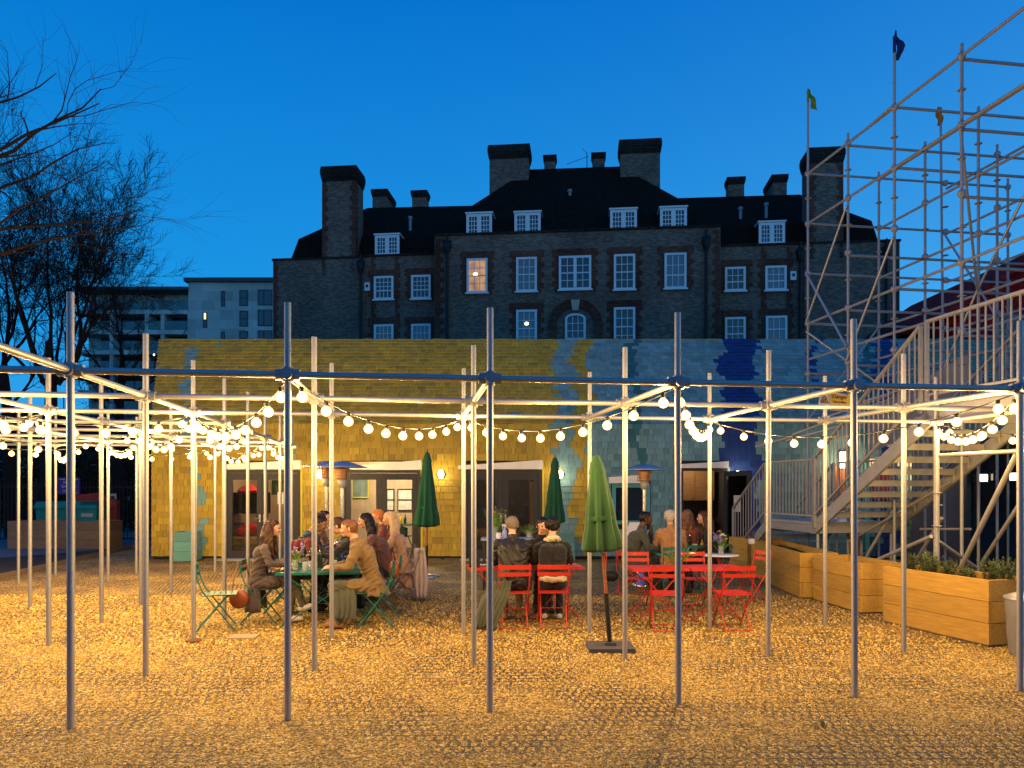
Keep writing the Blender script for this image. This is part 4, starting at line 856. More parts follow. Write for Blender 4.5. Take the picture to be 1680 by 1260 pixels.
# teal wheeled bin, small bin, red cover, sign
M_['binteal'] = mat('teal_plastic', (.008, .17, .16), .45, 0, .1, 4, .05); M_['redtarp'] = mat('dull_red_tarp', (.22, .03, .02), .8, 0, .2, 4, .2)
t = thing('wheeled_bin', 'large teal four wheeled rubbish bin behind the timber planters', 'bin', (at(112, 0, 22.8).x, 22.8, 0))
MB().prism([(-.62, -.5, .2), (.62, -.5, .2), (.68, -.5, 1.15), (-.68, -.5, 1.15)], (0, 1.0, 0)).build('body', M_['binteal'], t); MB().prism([(-.72, -.56, 1.16), (.72, -.56, 1.16), (.66, -.5, 1.36), (-.66, -.5, 1.36)], (0, 1.1, 0)).build('lid', M_['binteal'], t)
for x in (-.5, .5):
    for y in (-.4, .4): MB().tube([(x-.03, y, .1), (x+.03, y, .1)], .1, 12).build('wheel', M_['black'], t)
t = thing('recycling_bin', 'smaller teal lidded bin with pale labels beside the large bin', 'bin', (at(152, 0, 22.3).x, 22.3, 0)); MB().prism([(-.25, -.3, .05), (.25, -.3, .05), (.29, -.3, 1.15), (-.29, -.3, 1.15)], (0, .6, 0)).build('body', M_['binteal'], t); MB().prism([(-.31, -.34, 1.16), (.31, -.34, 1.16), (.27, -.3, 1.26), (-.27, -.3, 1.26)], (0, .68, 0)).build('lid', M_['binteal'], t)
MB().bb(-.17, .17, -.305, -.301, .92, 1.02).bb(-.12, .12, -.305, -.301, .70, .78).bb(-.1, .1, -.305, -.301, .58, .61).build('label_print', M_['dimwhite'], t)
t = thing('covered_stack', 'stack under a dull red tarpaulin behind the teal bins', 'stack', (at(150, 0, 23.6).x, 23.6, 0)); MB().prism([(-.8, 0, 0), (.8, 0, 0), (.8, 0, 1.35), (.2, 0, 1.62), (-.5, 0, 1.55), (-.8, 0, 1.3)], (0, .2, 0)).build('cover', M_['redtarp'], t)
t = thing('estate_sign', 'purple notice board with white lines of text on the railings', 'sign', (at(113.5, 0, 23.9).x, 23.9, at(0, 797, 23.9).z))
MB().bb(-.35, .35, -.02, .02, -.27, .27).build('panel', mat('purple_sign', (.05, .025, .22), .5, 0, .04, 4, 0), t)
M_['signwhite'] = mat('sign_lettering', (.5, .5, .6), .5, 0, .02, 4, 0)
def text(s, size, loc, par, m, name='lettering', rx=PI/2, rz=0, align='CENTER'):
    c = bpy.data.curves.new(name, 'FONT'); c.body = s; c.size = size; c.align_x = align; c.extrude = .001; o = bpy.data.objects.new(name, c); COL.objects.link(o)
    dg = bpy.context.evaluated_depsgraph_get(); me = bpy.data.meshes.new_from_object(o.evaluated_get(dg)); bpy.data.objects.remove(o)
    me.materials.clear(); me.materials.append(m); o = link(name, me, par, loc); o.rotation_euler = (rx, 0, rz); return o
text('Electric', .12, (0, -.023, .07), t, M_['signwhite']); text('Specialists', .12, (0, -.023, -.05), t, M_['signwhite']); MB().bb(-.3, -.12, -.024, -.021, .2, .22).bb(.15, .3, -.024, -.021, .2, .22).bb(-.2, .2, -.024, -.021, -.16, -.145).bb(-.2, .2, -.024, -.021, -.2, -.19).bb(.1, .3, -.024, -.021, -.24, -.225).build('small_print', M_['signwhite'], t)
t = thing('white_notice', 'small pale notice with black print tied beside the dark red cover', 'notice', (at(185, 0, 23.95).x, 23.95, at(0, 820, 23.95).z)); MB().bb(-.12, .12, -.01, .01, -.25, .2).build('panel', M_['dimwhite'], t); MB().bb(-.06, .06, -.014, -.011, -.2, .12).build('print', M_['black'], t)
# distant lamps seen through the branches
for k, (px, py, Y, r) in enumerate(((104, 650, 60, .10), (72, 761, 44, .12), (64, 783, 44, .09), (253, 582, 69, .09), (59, 823, 38, .06), (93, 777, 52, .05), (151, 801, 54, .05), (139, 804, 54, .05))):
    P = at(px, py, Y); t = thing('street_light', ['distant white lamp dot high among the bare branches', 'small bright street lamp left of the purple sign', 'dimmer lamp just under the small bright street lamp', 'small warm lamp on the apartment balconies behind twigs', 'tiny white lamp low behind the railings at far left', 'tiny amber lamp above the purple sign', 'tiny lamp right of the purple sign', 'second tiny lamp right of the purple sign'][k], 'lamp', (P.x, Y, 0), group='distant lamps at the left')
    MB().tube([(0, 0.05, 0), (0, .05, P.z)], .04, 6).build('pole', M_['railblack'], t); MB().ball((0, 0, P.z), r, 8).build('lantern', emit('far_lamp', (1, .93, .8), 6) if k == 0 else bpy.data.materials['far_lamp'], t)

# ------------------------------------------------------------------ bare trees
M_['bark'] = mat('bare_bark', (.014, .009, .008), .9, 0, .3, 12, .4)
M_['bark2'] = mat('near_bark', (.022, .014, .012), .9, 0, .3, 12, .4)
class Tree:
    def __init__(s, seed, twig_min=.004, buds=True): s.r = random.Random(seed); s.trunk = MB(); s.crown = MB(); s.tmin = twig_min; s.n = 0; s.buds = buds
    def branch(s, p, d, L_, r, lv, droop=0, mb_=None, up=.12, seg=None, spread=.9, out=None, tgt=None):
        R = s.r; seg = seg or max(3, min(7, int(L_/.28))); pts = [p.copy()]; rs = [r]; d = d.normalized(); mb_ = mb_ or s.crown; q = p.copy(); curl = Vector((R.gauss(0, 1), R.gauss(0, 1), R.gauss(0, 1)))*.07
        for i in range(seg):
            d = (d+Vector((R.gauss(0, 1), R.gauss(0, 1), R.gauss(0, 1)))*.16+curl+Vector((0, 0, up-droop*(i/seg)))).normalized()
            if tgt is not None and (tgt-q).length > .2: d = (d+(tgt-q).normalized()*.55).normalized()
            q = q+d*(L_/seg); pts.append(q.copy()); rs.append(max(s.tmin*.5, r*(1-.86*(i+1)/seg)))
        mb_.tube(pts, rs, 7 if r > .05 else (4 if r > .015 else 3), caps=False); s.n += 1
        if lv <= 0: return pts
        k = {5: 6, 4: 6, 3: 6, 2: 6, 1: 6}.get(lv, 5)
        for i in range(k):
            t = .22+.78*(i+R.random())/k; idx = min(seg-1, int(t*seg)); f = t*seg-idx; pp = pts[idx].lerp(pts[idx+1], min(1, max(0, f))); dd = (pts[idx+1]-pts[idx]).normalized()
            ax = dd.orthogonal().normalized(); ax = Matrix.Rotation(R.uniform(0, 2*PI), 3, dd) @ ax; nd = (dd+ax*math.tan(R.uniform(.45, spread)))
            if out: nd = nd+out*.25
            s.branch(pp, nd, L_*R.uniform(.38, .60)*(.62 if tgt is not None and s.tmin < .005 else 1), max(s.tmin, rs[idx]*R.uniform(.45, .62)), lv-1, droop, None, up, None, spread, out)
        return pts
def tree(name, label, cat, base, trunk_pts, limbs, seed, m='bark', tmin=.006, droop=.1, lv=3, up=.1, spread=1.0):
    T = Tree(seed, tmin); t = thing(name, label, cat, base); b0 = Vector(base)
    T.trunk.tube([Vector(p)-b0 for p, r in trunk_pts], [r for p, r in trunk_pts], 10)
    for (p, q, r, l) in limbs:
        p = Vector(p)-b0; q = Vector(q)-b0; T.branch(p, q-p, (q-p).length, r, l, droop, None, up, 10, spread, None, q)
    T.trunk.build('trunk', M_[m], t); T.crown.build('crown', M_[m], t); print(name, len(T.crown.f)); return t
Y1 = 25.0
def TP(px, py, Y): return tuple(at(px, py, Y))
# big one behind the planters: many steep limbs fanning out and right
g0 = (at(78, 0, Y1).x, Y1, 0)
L_ = []
for (px, py, dy, r) in ((40, 330, -1, .10), (90, 300, 1, .10), (150, 340, 0, .11), (200, 380, 1, .10), (250, 440, -1, .10), (300, 470, .5, .085), (10, 380, 1, .09), (120, 400, 2, .08), (180, 460, 2, .08), (-80, 520, 0, .08), (230, 620, 0, .07)):
    s0 = TP(84+(px-90)*.18, 640-(abs(px-90))*.15, Y1); L_.append((s0, TP(px*(.86 if px < 200 else .72), py+10, Y1+dy), r*.8, 4))
tree('bare_tree', 'broad bare tree with dense fine twigs filling the left side of the sky', 'tree', g0, [((g0[0], Y1, 0), .28), (TP(80, 740, Y1), .24), (TP(84, 650, Y1), .19), (TP(80, 560, Y1), .11)], L_, 5, tmin=.008, droop=.0, up=.09, spread=.70)
Y2 = 30.0; g1 = (at(195, 0, Y2).x, Y2, 0)
tree('bare_tree', 'thinner bare tree rising in front of the pale apartment block', 'tree', g1, [((g1[0], Y2, 0), .20), (TP(195, 700, Y2), .17), (TP(200, 600, Y2), .12)], [(TP(196, 680, Y2), TP(120, 520, Y2), .07, 3), (TP(198, 640, Y2), TP(250, 560, Y2), .07, 3), (TP(200, 620, Y2), TP(200, 500, Y2), .08, 3), (TP(197, 660, Y2), TP(270, 600, Y2), .05, 3), (TP(200, 610, Y2), TP(160, 470, Y2), .06, 3), (TP(198, 690, Y2), TP(110, 640, Y2), .06, 3)], 9, tmin=.010, droop=.1, lv=3)
Y3 = 27; g2 = (at(20, 0, Y3).x, Y3, 0)
tree('bare_tree', 'dark bare tree at the far left edge beyond the railings', 'tree', g2, [((g2[0], Y3, 0), .26), (TP(15, 700, Y3), .2), (TP(5, 600, Y3), .14)], [(TP(12, 660, Y3), TP(-60, 480, Y3), .09, 3), (TP(8, 620, Y3), TP(40, 430, Y3), .09, 4), (TP(6, 600, Y3), TP(-10, 400, Y3), .09, 4), (TP(12, 680, Y3), TP(80, 560, Y3), .07, 3), (TP(5, 600, Y3), TP(110, 470, Y3), .07, 3)], 19, tmin=.010)
# near tree off the left edge: only its long limbs reach into the picture
Y4 = 15.0; g3_ = (at(-260, 0, Y4).x, Y4, 0)
tree('bare_tree', 'near bare tree outside the left edge whose long limbs reach over the sky', 'tree', g3_, [((g3_[0], Y4, 0), .34), (TP(-255, 600, Y4), .28), (TP(-240, 350, Y4), .2), (TP(-230, 100, Y4), .1)],
     [(TP(-235, 330, Y4), TP(150, 95, Y4), .075, 2), (TP(-238, 360, Y4), TP(160, 150, Y4-.5), .07, 2), (TP(-240, 420, Y4), TP(170, 215, Y4+.4), .06, 2), (TP(-242, 450, Y4), TP(225, 325, Y4), .06, 2), (TP(-245, 500, Y4), TP(240, 375, Y4+.6), .065, 2), (TP(-245, 480, Y4), TP(190, 262, Y4-.6), .055, 2), (TP(-238, 300, Y4), TP(60, 75, Y4), .06, 2), (TP(-240, 380, Y4), TP(110, 195, Y4+.8), .05, 2)], 31, 'bark2', .0035, .06, up=.0, spread=.75)

# unseen terrace added behind the camera to darken door reflections and cut sky fill
bh = thing('added_terrace', 'long dark brick terrace added out of view behind the camera, mirrored dimly in the glass doors', 'building')
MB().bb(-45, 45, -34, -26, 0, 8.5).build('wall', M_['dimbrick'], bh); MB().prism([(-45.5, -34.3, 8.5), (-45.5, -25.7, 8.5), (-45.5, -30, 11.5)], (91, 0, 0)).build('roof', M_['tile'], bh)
for i in range(14):
    for z in (1.2, 4.6): x = -42+i*6.2; f_ = MB().bb(x, x+1.3, -25.99, -25.9, z, z+2).build('window', M_['dimwhite'], bh); MB().bb(x+.1, x+1.2, -25.89, -25.87, z+.1, z+1.9).build('pane', M_['winpane'], f_)
# ------------------------------------------------------------------ scaffold tower, flags
E_ = Vector((.150, -.989, 0)).normalized(); W_ = Vector((.989, .150, 0)).normalized()    # towards the camera along the bays / across them
YS = (14.9, 13.57, 12.30, 10.83, 9.55, 8.4)
tw = thing('scaffold_tower', 'tall galvanised scaffold tower rising behind the stairs at right', 'scaffold')
def std(i, k): # i: row in depth, k: line across
    x = 5.92+(14.9-YS[i])*.152; return Vector((x, YS[i], 0))+W_*[0, 1.55, 3.05, 4.5][k]
RS = .0242
tops = {}
ros_a = MB().lathe((0, 0, 0), [(.06, 0), (.062, .006), (.06, .010)], 10, smooth=False).mesh('rosette', M_['galv_dull']); ros_b = MB().lathe((0, 0, 0), [(.03, -.06), (.055, -.03), (.062, 0), (.055, .03), (.03, .05)], 8, smooth=False).mesh('rosette', M_['galv_dull'])
for k in range(4):
    for i in range(6):
        p = std(i, k); zt = 8.25
        if k == 1: zt = 8.2
        if (i, k) == (0, 0): zt = at(1325, 148, p.y).z
        if (i, k) == (2, 0): zt = at(1467, 62, p.y).z
        if (i, k) == (0, 2): zt = at(1547, 178, p.y).z
        if k == 3 and i > 3: continue
        q = Vector((-.10, 0, 0)) if (i, k) == (0, 2) else Vector((0, 0, 0))
        MB().tube([p+Vector((0, 0, .02)), p+q+Vector((0, 0, zt))], RS, 8).build('standard', M_['galv_dull'], tw); tops[(i, k)] = p+q+Vector((0, 0, zt))
        for z in (3.57, 4.57, 5.57, 6.57, 7.57): link('rosette', ros_a, tw, p+Vector((0, 0, z)))
        for z in (4.07, 5.07, 6.07, 7.07, 8.07): link('rosette', ros_b, tw, p+Vector((0, 0, z)))
def led(a, b_, z, z2=None, r=RS, over=.0):
    z2 = z if z2 is None else z2; a = a+Vector((0, 0, z)); b_ = b_+Vector((0, 0, z2)); d = (b_-a).normalized(); MB().tube([a+d*(.03-over), b_-d*(.03-over)], r, 8).build('ledger', M_['galv_dull'], tw)
for k in range(3):
    for z in ((8.07, 7.07, 5.07, 4.35) if k == 0 else (8.07, 7.07, 6.07, 5.07, 4.07) if k == 1 else (8.0, 7.07, 6.07, 5.07, 4.07)):
        for i in range(5): led(std(i, k), std(i+1, k), z-.03*k)
for i in range(6):
    for z in {0: (8.07, 7.07, 6.07, 5.07, 4.07), 1: (8.02, 6.02, 5.02, 4.02), 2: (8.07, 7.07, 5.07, 4.07), 3: (8.02, 7.0, 6.02, 5.0, 4.0), 4: (8.07, 7.07, 6.07, 5.07), 5: (8.0, 6.0)}[i]:
        for k in range(2 if i != 5 else 1): led(std(i, k), std(i, k+1), z, over=.12 if k == 1 else 0)
        if i in (0, 1, 2, 3): led(std(i, 2), std(i, 3), z)
def brace(p, q, z0, z1): a = p+Vector((0, 0, z0)); b_ = q+Vector((0, 0, z1)); off = Vector((-.05, -.05, 0)); MB().tube([a+off, b_+off], .021, 8).build('brace', M_['galv'], tw)
brace(std(0, 0), std(1, 0), 6.05, 4.35); brace(std(0, 0), std(1, 0), 5.1, 6.9) ; brace(std(0, 0), std(1, 1), 4.9, 3.1); brace(std(0, 0), std(0, 1), 3.1, 5.0)
brace(std(1, 0), std(2, 0), 4.1, 5.9); brace(std(1, 1), std(2, 1), 3.1, 5.1); brace(std(2, 1), std(3, 1), 5.1, 7.0); brace(std(2, 2), std(3, 2), 4.0, 6.0); brace(std(0, 2), std(1, 2), 7.0, 5.0); brace(std(3, 1), std(3, 2), 7.0, 5.2)
brace(std(3, 0), std(2, 1), 7.0, 5.1); brace(std(1, 0), std(2, 0), 8.0, 8.07)
# long raking rails that climb past the bays towards the upper right
for (k, i0, i1, z0, z1) in ((1, 0, 5, 4.4, 4.5),): led(std(i0, k)+Vector((-.03, 0, 0)), std(i1, k)+Vector((-.03, 0, 0)), z0, z1)
# cantilever tubes catching the bulb light below
for (a, b_) in (((1300, 735), (1560, 640)), ((1330, 715), (1590, 625)), ((1310, 690), (1440, 700)), ((1290, 745), (1400, 715)), ((1370, 695), (1500, 655)), ((1240, 755), (1300, 738))):
    MB().tube([at(a[0], a[1]-22, 13.0), at(b_[0], b_[1]-22, 12.0)], .02, 6).build('tie_tube', M_['galv_dull'], tw)
def flag(key, pts, m, label):
    P = tops[key]; w = thing('flag', label, 'flag', P, 0, 'small flags on the scaffold poles'); n = 8; vs = []
    f = MB()
    for s_ in (0, .004):
        for i in range(n):
            t = i/(n-1)
            for (x, z) in ((pts[0](t)), (pts[1](t))): vs.append((x+.02, s_+.05*math.sin(t*7+x*9), z))
    fs = [(2*i, 2*i+1, 2*i+3, 2*i+2) for i in range(n-1)]+[(2*n+2*i+2, 2*n+2*i+3, 2*n+2*i+1, 2*n+2*i) for i in range(n-1)]
    f.add(vs, fs, 0, True).build('cloth', m, w); MB().tube([(0, 0, -.25), (0, 0, .02)], .026, 8).build('sleeve', m, w)
M_['flagb'] = mat('navy_flag', (.008, .006, .10), .8, 0, .1, 9, .1); M_['flagg'] = mat('green_flag', (.12, .22, .01), .8, 0, .1, 9, .1); M_['flago'] = mat('orange_flag', (.45, .16, .005), .8, 0, .1, 9, .1)
flag((2, 0), (lambda t: (0, .14-t*.50), lambda t: (.02+.13*min(1, t*1.6)-.09*max(0, t-.6)*2, .12-t*.46)), M_['flagb'], 'dark blue flag on the tallest scaffold pole')
flag((0, 0), (lambda t: (0+.10*max(0, t-.5), .02-t*.36), lambda t: (.03+.16*t, .02-t*.40)), M_['flagg'], 'green flag on the leftmost scaffold pole above the brick chimney')
flag((0, 2), (lambda t: (-.10, .02-t*.38), lambda t: (.02, .02-t*.36)), M_['flago'], 'narrow orange flag on the middle scaffold pole')

# ------------------------------------------------------------------ metal stairs
st = thing('metal_stairs', 'galvanised external stairs with barred railings climbing to a landing at right', 'stairs')
S0 = Vector((5.25, 12.85, 0)); LZ, TZ = 1.20, 2.95
def sp(e, w, z): return S0+E_*e+W_*w+Vector((0, 0, z))
def rail_run(a, b_, h=1.08, step=.115, post=True, top=True, r=.013, base=.10, name='baluster'):
    d = b_-a; n = max(2, round(Vector((d.x, d.y, 0)).length/step)); up = Vector((0, 0, 1))
    MB().bar(a+up*h, b_+up*h, .05, .035).build('handrail', M_['galv_s'], st); MB().bar(a+up*base, b_+up*base, .035, .03).build('bottom_rail', M_['galv_s'], st)
    for i in range(1, n): p = a.lerp(b_, i/n); MB().bar(p+up*(base+.012), p+up*(h-.016), .026, .012).build(name, M_['galv_s'], st)
    if post:
        for p in (a, b_): MB().bar(p+up*-.12, p+up*(h+.0), .045, .045).build('newel', M_['galv_s'], st)
w_ = 1.45
# lower landing, then the lower flight going down and away from its far end
LE = -1.72
MB().prism([sp(LE, 0, LZ-.06), sp(0, 0, LZ-.06), sp(0, w_, LZ-.06), sp(LE, w_, LZ-.06)], (0, 0, .05)).build('landing', M_['galv_s'], st)
for (a, b_) in (((LE, 0), (0, 0)), ((LE, w_), (0, w_)), ((0, 0), (0, w_)), ((LE, 0), (LE, w_)), ((LE/2, 0), (LE/2, w_))): MB().bar(sp(*a, LZ-.13), sp(*b_, LZ-.13), .05, .13).build('edge_beam', M_['galv_s'], st)
rail_run(sp(LE+.05, -.02, LZ), sp(-.06, -.02, LZ)); rail_run(sp(LE+.05, w_+.02, LZ), sp(-.06, w_+.02, LZ))
NL = 6; LR = 1.45
for k in range(NL):
    z = LZ-(k+1)*LZ/(NL+1); e = LE-.02-(k+1)*LR/(NL+.5)
    MB().prism([sp(e, .05, z-.03), sp(e+.27, .05, z-.03), sp(e+.27, w_-.05, z-.03), sp(e, w_-.05, z-.03)], (0, 0, .035)).bar(sp(e+.26, .05, z-.045), sp(e+.26, w_-.05, z-.045), .03, .08).build('tread', M_['galv_s'], st)
for w in (0, w_): MB().bar(sp(LE, w, LZ-.12), sp(LE-LR-.1, w, .02), .04, .18).build('stringer', M_['galv_s'], st); rail_run(sp(LE-.03, w-.03, LZ+.02), sp(LE-LR, w-.03, .30), 1.05)
# main flight up towards the camera
NR = 9; run = 2.65
for k in range(NR):
    z = LZ+(k+1)*(TZ-LZ)/(NR+1); e = .05+k*run/NR
    MB().prism([sp(e, .05, z-.03), sp(e+.30, .05, z-.03), sp(e+.30, w_-.05, z-.03), sp(e, w_-.05, z-.03)], (0, 0, .035)).bar(sp(e+.29, .05, z-.045), sp(e+.29, w_-.05, z-.045), .03, .09).build('tread', M_['galv_s'], st)
    for w in (.03, w_-.03): MB().bar(sp(e+.24, w, z-.17), sp(e+.24, w, z-.02), .06, .03).build('tread_bracket', M_['galv_s'], st)
for w in (0, w_): MB().bar(sp(-.05, w, LZ-.12), sp(run+.15, w, TZ-.20), .05, .20).build('stringer', M_['galv_s'], st); rail_run(sp(.02, w+(-.04 if w == 0 else .04), LZ+.02), sp(run, w+(-.04 if w == 0 else .04), TZ-.02))
# top landing
T0, T1 = run+.05, 6.6
MB().prism([sp(T0, 0, TZ-.06), sp(T1, 0, TZ-.06), sp(T1, 3.2, TZ-.06), sp(T0, 3.2, TZ-.06)], (0, 0, .05)).build('landing', M_['galv_s'], st)
for w in (0, w_, 3.2): MB().bar(sp(T0, w, TZ-.16), sp(T1, w, TZ-.16), .05, .18).build('edge_beam', M_['galv_s'], st)
for e in np.linspace(T0, T1, 6): MB().bar(sp(e, .03, TZ-.15), sp(e, 3.2, TZ-.15), .05, .12).build('cross_beam', M_['galv_s'], st)
rail_run(sp(T0+.05, -.02, TZ), sp(T1, -.02, TZ), 1.10, .13); rail_run(sp(T0, 3.22, TZ), sp(T1, 3.22, TZ), 1.1, .13); rail_run(sp(T0-.02, w_+.05, TZ), sp(T0-.02, 3.2, TZ), 1.1, .13)
M_['gpanel'] = mat('grey_panel', (.20, .20, .21), .6, .2, .1, 2, .1)
MB().prism([sp(T0+.1, 3.27, TZ+.02), sp(T1, 3.27, TZ+.02), sp(T1, 3.27, TZ+.85), sp(T0+.1, 3.27, TZ+.85)], W_*.02).build('infill_panel', M_['gpanel'], st)
MB().prism([sp(-.9, w_+.12, TZ-.5), sp(1.6, w_+.12, TZ-.1), sp(1.6, w_+.12, TZ+.9), sp(-.9, w_+.12, TZ+.3)], W_*.02).build('infill_panel', M_['gpanel'], st)
# supports: tubes with rosettes, rakers
def prop(e, w, zt, zb=0): 
    p = sp(e, w, zb); MB().tube([p, sp(e, w, zt)], .0255, 10).build('support_post', M_['galv_s'], st)
    for z in (.55, 1.05, 1.55, 2.05):
        if z < zt-.2: link('rosette', ros_a, st, sp(e, w, z))
for (e, w) in ((LE+.03, .03), (LE+.03, w_), (-.9, w_), (-.05, .06), (-.05, w_)): prop(e, w, LZ-.2)
for (e, w) in ((T0+.1, .1), (T0+.1, w_), (T0+.1, 3.1), (4.4, w_), (4.4, 3.1), (6.2, 3.1), (3.6, .9)): prop(e, w, TZ-.25)
n6 = node(6, 2); prop_ = MB().tube([Vector((n6.x, n6.y-.03, 0)), Vector((n6.x, n6.y-.03, 2.55))], .026, 10).build('support_post', M_['galv_s'], st)
[link('rosette', ros_a, st, Vector((n6.x, n6.y-.03, z))) for z in (1.28, 1.72)]
def rk(a, b_, r=.026): MB().tube([a, b_], r, 10).build('raker', M_['galv_s'], st)
rk(at(1573, 938, 9.9), at(1668, 745, 8.6), .030); rk(at(1610, 925, 10.8), at(1690, 800, 9.6)); rk(at(1440, 918, 11.2), at(1528, 880, 9.9)); rk(at(1528, 880, 9.95), at(1600, 930, 11)); rk(at(1500, 925, 12), at(1545, 850, 11)); rk(at(1420, 915, 13), at(1470, 830, 12.5)); rk(at(1390, 890, 13.2), at(1560, 790, 11.5), .02); rk(at(1510, 868, 12.3), at(1592, 868, 11.2), .02)

# ------------------------------------------------------------------ far right: red-roofed hall and dark glazed hall
M_['redshingle'] = brick_mat('red_shingle', (.28, .012, .012), (.36, .02, .018), (.10, .006, .006), .3, .14, .8); M_['blackglass'] = glassy('unlit_glazing', (.012, .014, .016), .97, .06)
rh = thing('red_gabled_hall', 'dark red shingled gable end rising behind the stairs at the right edge', 'building')
Yr = 21.5
MB().prism([(at(1560, 0, Yr).x, Yr, 0), (at(1900, 0, Yr).x, Yr, 0), (at(1900, 0, Yr).x, Yr, at(0, 400, Yr).z), tuple(at(1720, 405, Yr)), tuple(at(1575, 500, Yr))], (0, 7, 0)).build('wall', M_['redshingle'], rh)
MB().prism([tuple(at(1556, 513, Yr-.3)), tuple(at(1722, 398, Yr-.3)), tuple(at(1722, 406, Yr-.3)), tuple(at(1560, 520, Yr-.3))], (0, 7.4, 0)).build('roof', M_['redshingle'], rh)
MB().bb(at(1630, 0, Yr).x, at(1760, 0, Yr).x, Yr-.03, Yr+.01, at(0, 600, Yr).z, at(0, 515, Yr).z).build('opening', M_['blackglass'], rh)
rg = thing('glazed_pavilion', 'low dark glazed pavilion under the upper landing at the right edge', 'building'); Yg = 15.6
gx0, gx1 = at(1588, 0, Yg).x, 15.5; gm = MB(); gm.bb(gx0, gx1, Yg+.12, Yg+2.2, 0.1, 2.7); gm.build('wall', M_['dim'], rg)
for i in range(5): x0 = gx0+(gx1-gx0)*i/5; MB().bb(x0+.05, x0+(gx1-gx0)/5-.05, Yg, Yg+.05, .15, 2.6).build('pane', M_['blackglass'], rg); MB().bb(x0-.045, x0+.045, Yg-.03, Yg+.11, .1, 2.7).build('mullion', M_['char'], rg)
MB().bb(gx0-.1, gx1, Yg-.2, Yg+2.3, 2.71, 2.9).build('roof', M_['char'], rg); MB().bb(gx0-.1, gx1, Yg-.15, Yg+2.2, -.01, .095).build('plinth', M_['dim'], rg)
for k, (px, py) in enumerate(((1613, 784), (1664, 782))):
    P = at(px, py, 15.3); t = thing('wall_lamp', ['lit square lamp on the dark pavilion, left of the pair', 'lit square lamp on the dark pavilion, nearest the right edge'][k], 'wall lamp', P); MB().bb(-.06, .06, -.05, .05, -.07, .07).build('lamp_glass', M_['lamp'], t); MB().bb(-.08, .08, .051, .26, -.09, .09).build('back_plate', M_['black'], t)
# door, lamp and notices at the foot of the wall behind the stairs
Yd = WY-.03
dd = thing('stage_door', 'pale teal framed opening with orange panels in the shingled wall behind the stairs', 'door')
def wd(x0, x1, y0, y1, m, nm='panel', d=0): return MB().bb(wx(x0), wx(x1), WY-.09-d, WY-.03-d, wz(y1), wz(y0)).build(nm, m, dd)
M_['orange'] = mat('orange_door', (.60, .16, .02), .5, 0, .1, 4, .05); M_['reddoor'] = mat('dark_red_panel', (.30, .02, .02), .5, 0, .1, 4, .05); M_['mint'] = mat('mint_frame', (.10, .42, .34), .5, 0, .06, 4, .05)
wd(1366, 1384, 765, 855, M_['orange'], 'door_leaf'); wd(1392, 1412, 850, 912, M_['orange'], 'panel'); wd(1418, 1424, 760, 918, M_['mint'], 'frame'); wd(1545, 1553, 760, 890, M_['mint'], 'frame'); wd(1556, 1568, 775, 890, M_['reddoor'], 'door_leaf'); wd(1569, 1574, 800, 890, M_['orange'], 'panel'); wd(1546, 1574, 892, 897, M_['mint'], 'frame'); wd(1427, 1470, 780, 820, M_['reddoor'], 'panel')
t = thing('wall_lamp', 'tall lit rectangular wall lamp behind the stair railing bars', 'wall lamp', (wx(1381), WY-.1, wz(755))); MB().bb(-.09, .09, -.08, 0, -.2, .2).build('lamp_glass', M_['lamp'], t); MB().bb(-.1, .1, .001, .08, -.22, .22).build('back_plate', M_['black'], t)
l = bpy.data.lights.new('lantern_light', 'POINT'); l.energy = 22; l.color = (1, .8, .55); l.shadow_soft_size = .15; o = bpy.data.objects.new('lantern_light', l); COL.objects.link(o); o.parent = t; o.location = (0, -.3, 0)
t = thing('wall_lamp', 'round lit lamp on the green shingles seen between stair treads', 'wall lamp', (wx(1506), WY-.1, wz(781))); MB().ball((0, 0, 0), .08, 10).build('lamp_glass', M_['lamp'], t); MB().bb(-.06, .06, .03, .09, -.06, .06).build('back_plate', M_['black'], t)
l = bpy.data.lights.new('lantern_light', 'POINT'); l.energy = 18; l.color = (1, .85, .6); l.shadow_soft_size = .12; o = bpy.data.objects.new('lantern_light', l); COL.objects.link(o); o.parent = t; o.location = (0, -.25, 0)
# string of shop windows of light inside (lit strip behind the treads)
t = thing('lit_window_strip', 'low strip of small warm lit windows behind the stair railings', 'windows', (wx(1425), WY-.1, wz(757)))
for i in range(5): MB().bb(i*.22, i*.22+.14, -.02, .04, -.12, .06).build('pane', emit('warm_pane', (1, .5, .2), .9) if i == 0 else bpy.data.materials['warm_pane'], t)
# danger sign tied under the front bar
P = at(1370, 655, 7.25); sg = thing('danger_sign', 'small yellow and white warning sign reading Danger tied under the front bar', 'sign', P, .16); sg.rotation_euler.y = math.radians(3)
M_['signback'] = mat('sign_white', (.55, .52, .60), .4, 0, .03, 4, 0); M_['signyellow'] = mat('sign_yellow', (.62, .36, .01), .4, 0, .03, 4, 0); M_['ink'] = mat('black_ink', (.02, .015, .01), .5, 0, .02, 4, 0)
MB().bb(-.165, .165, 0, .004, -.062, .062).build('panel', M_['signback'], sg); MB().bb(-.055, .155, -.002, -.0005, -.050, .052).build('yellow_field', M_['signyellow'], sg)
def tri(s, y, z0): return [(-.112-.05*s, y, z0), (-.112+.05*s, y, z0), (-.112, y, z0+.088*s)]
MB().prism(tri(.92, -.0005, -.045), (0, -.002, 0)).build('triangle_border', M_['ink'], sg); MB().prism(tri(.66, -.0026, -.037), (0, -.001, 0)).build('triangle', M_['signyellow'], sg)
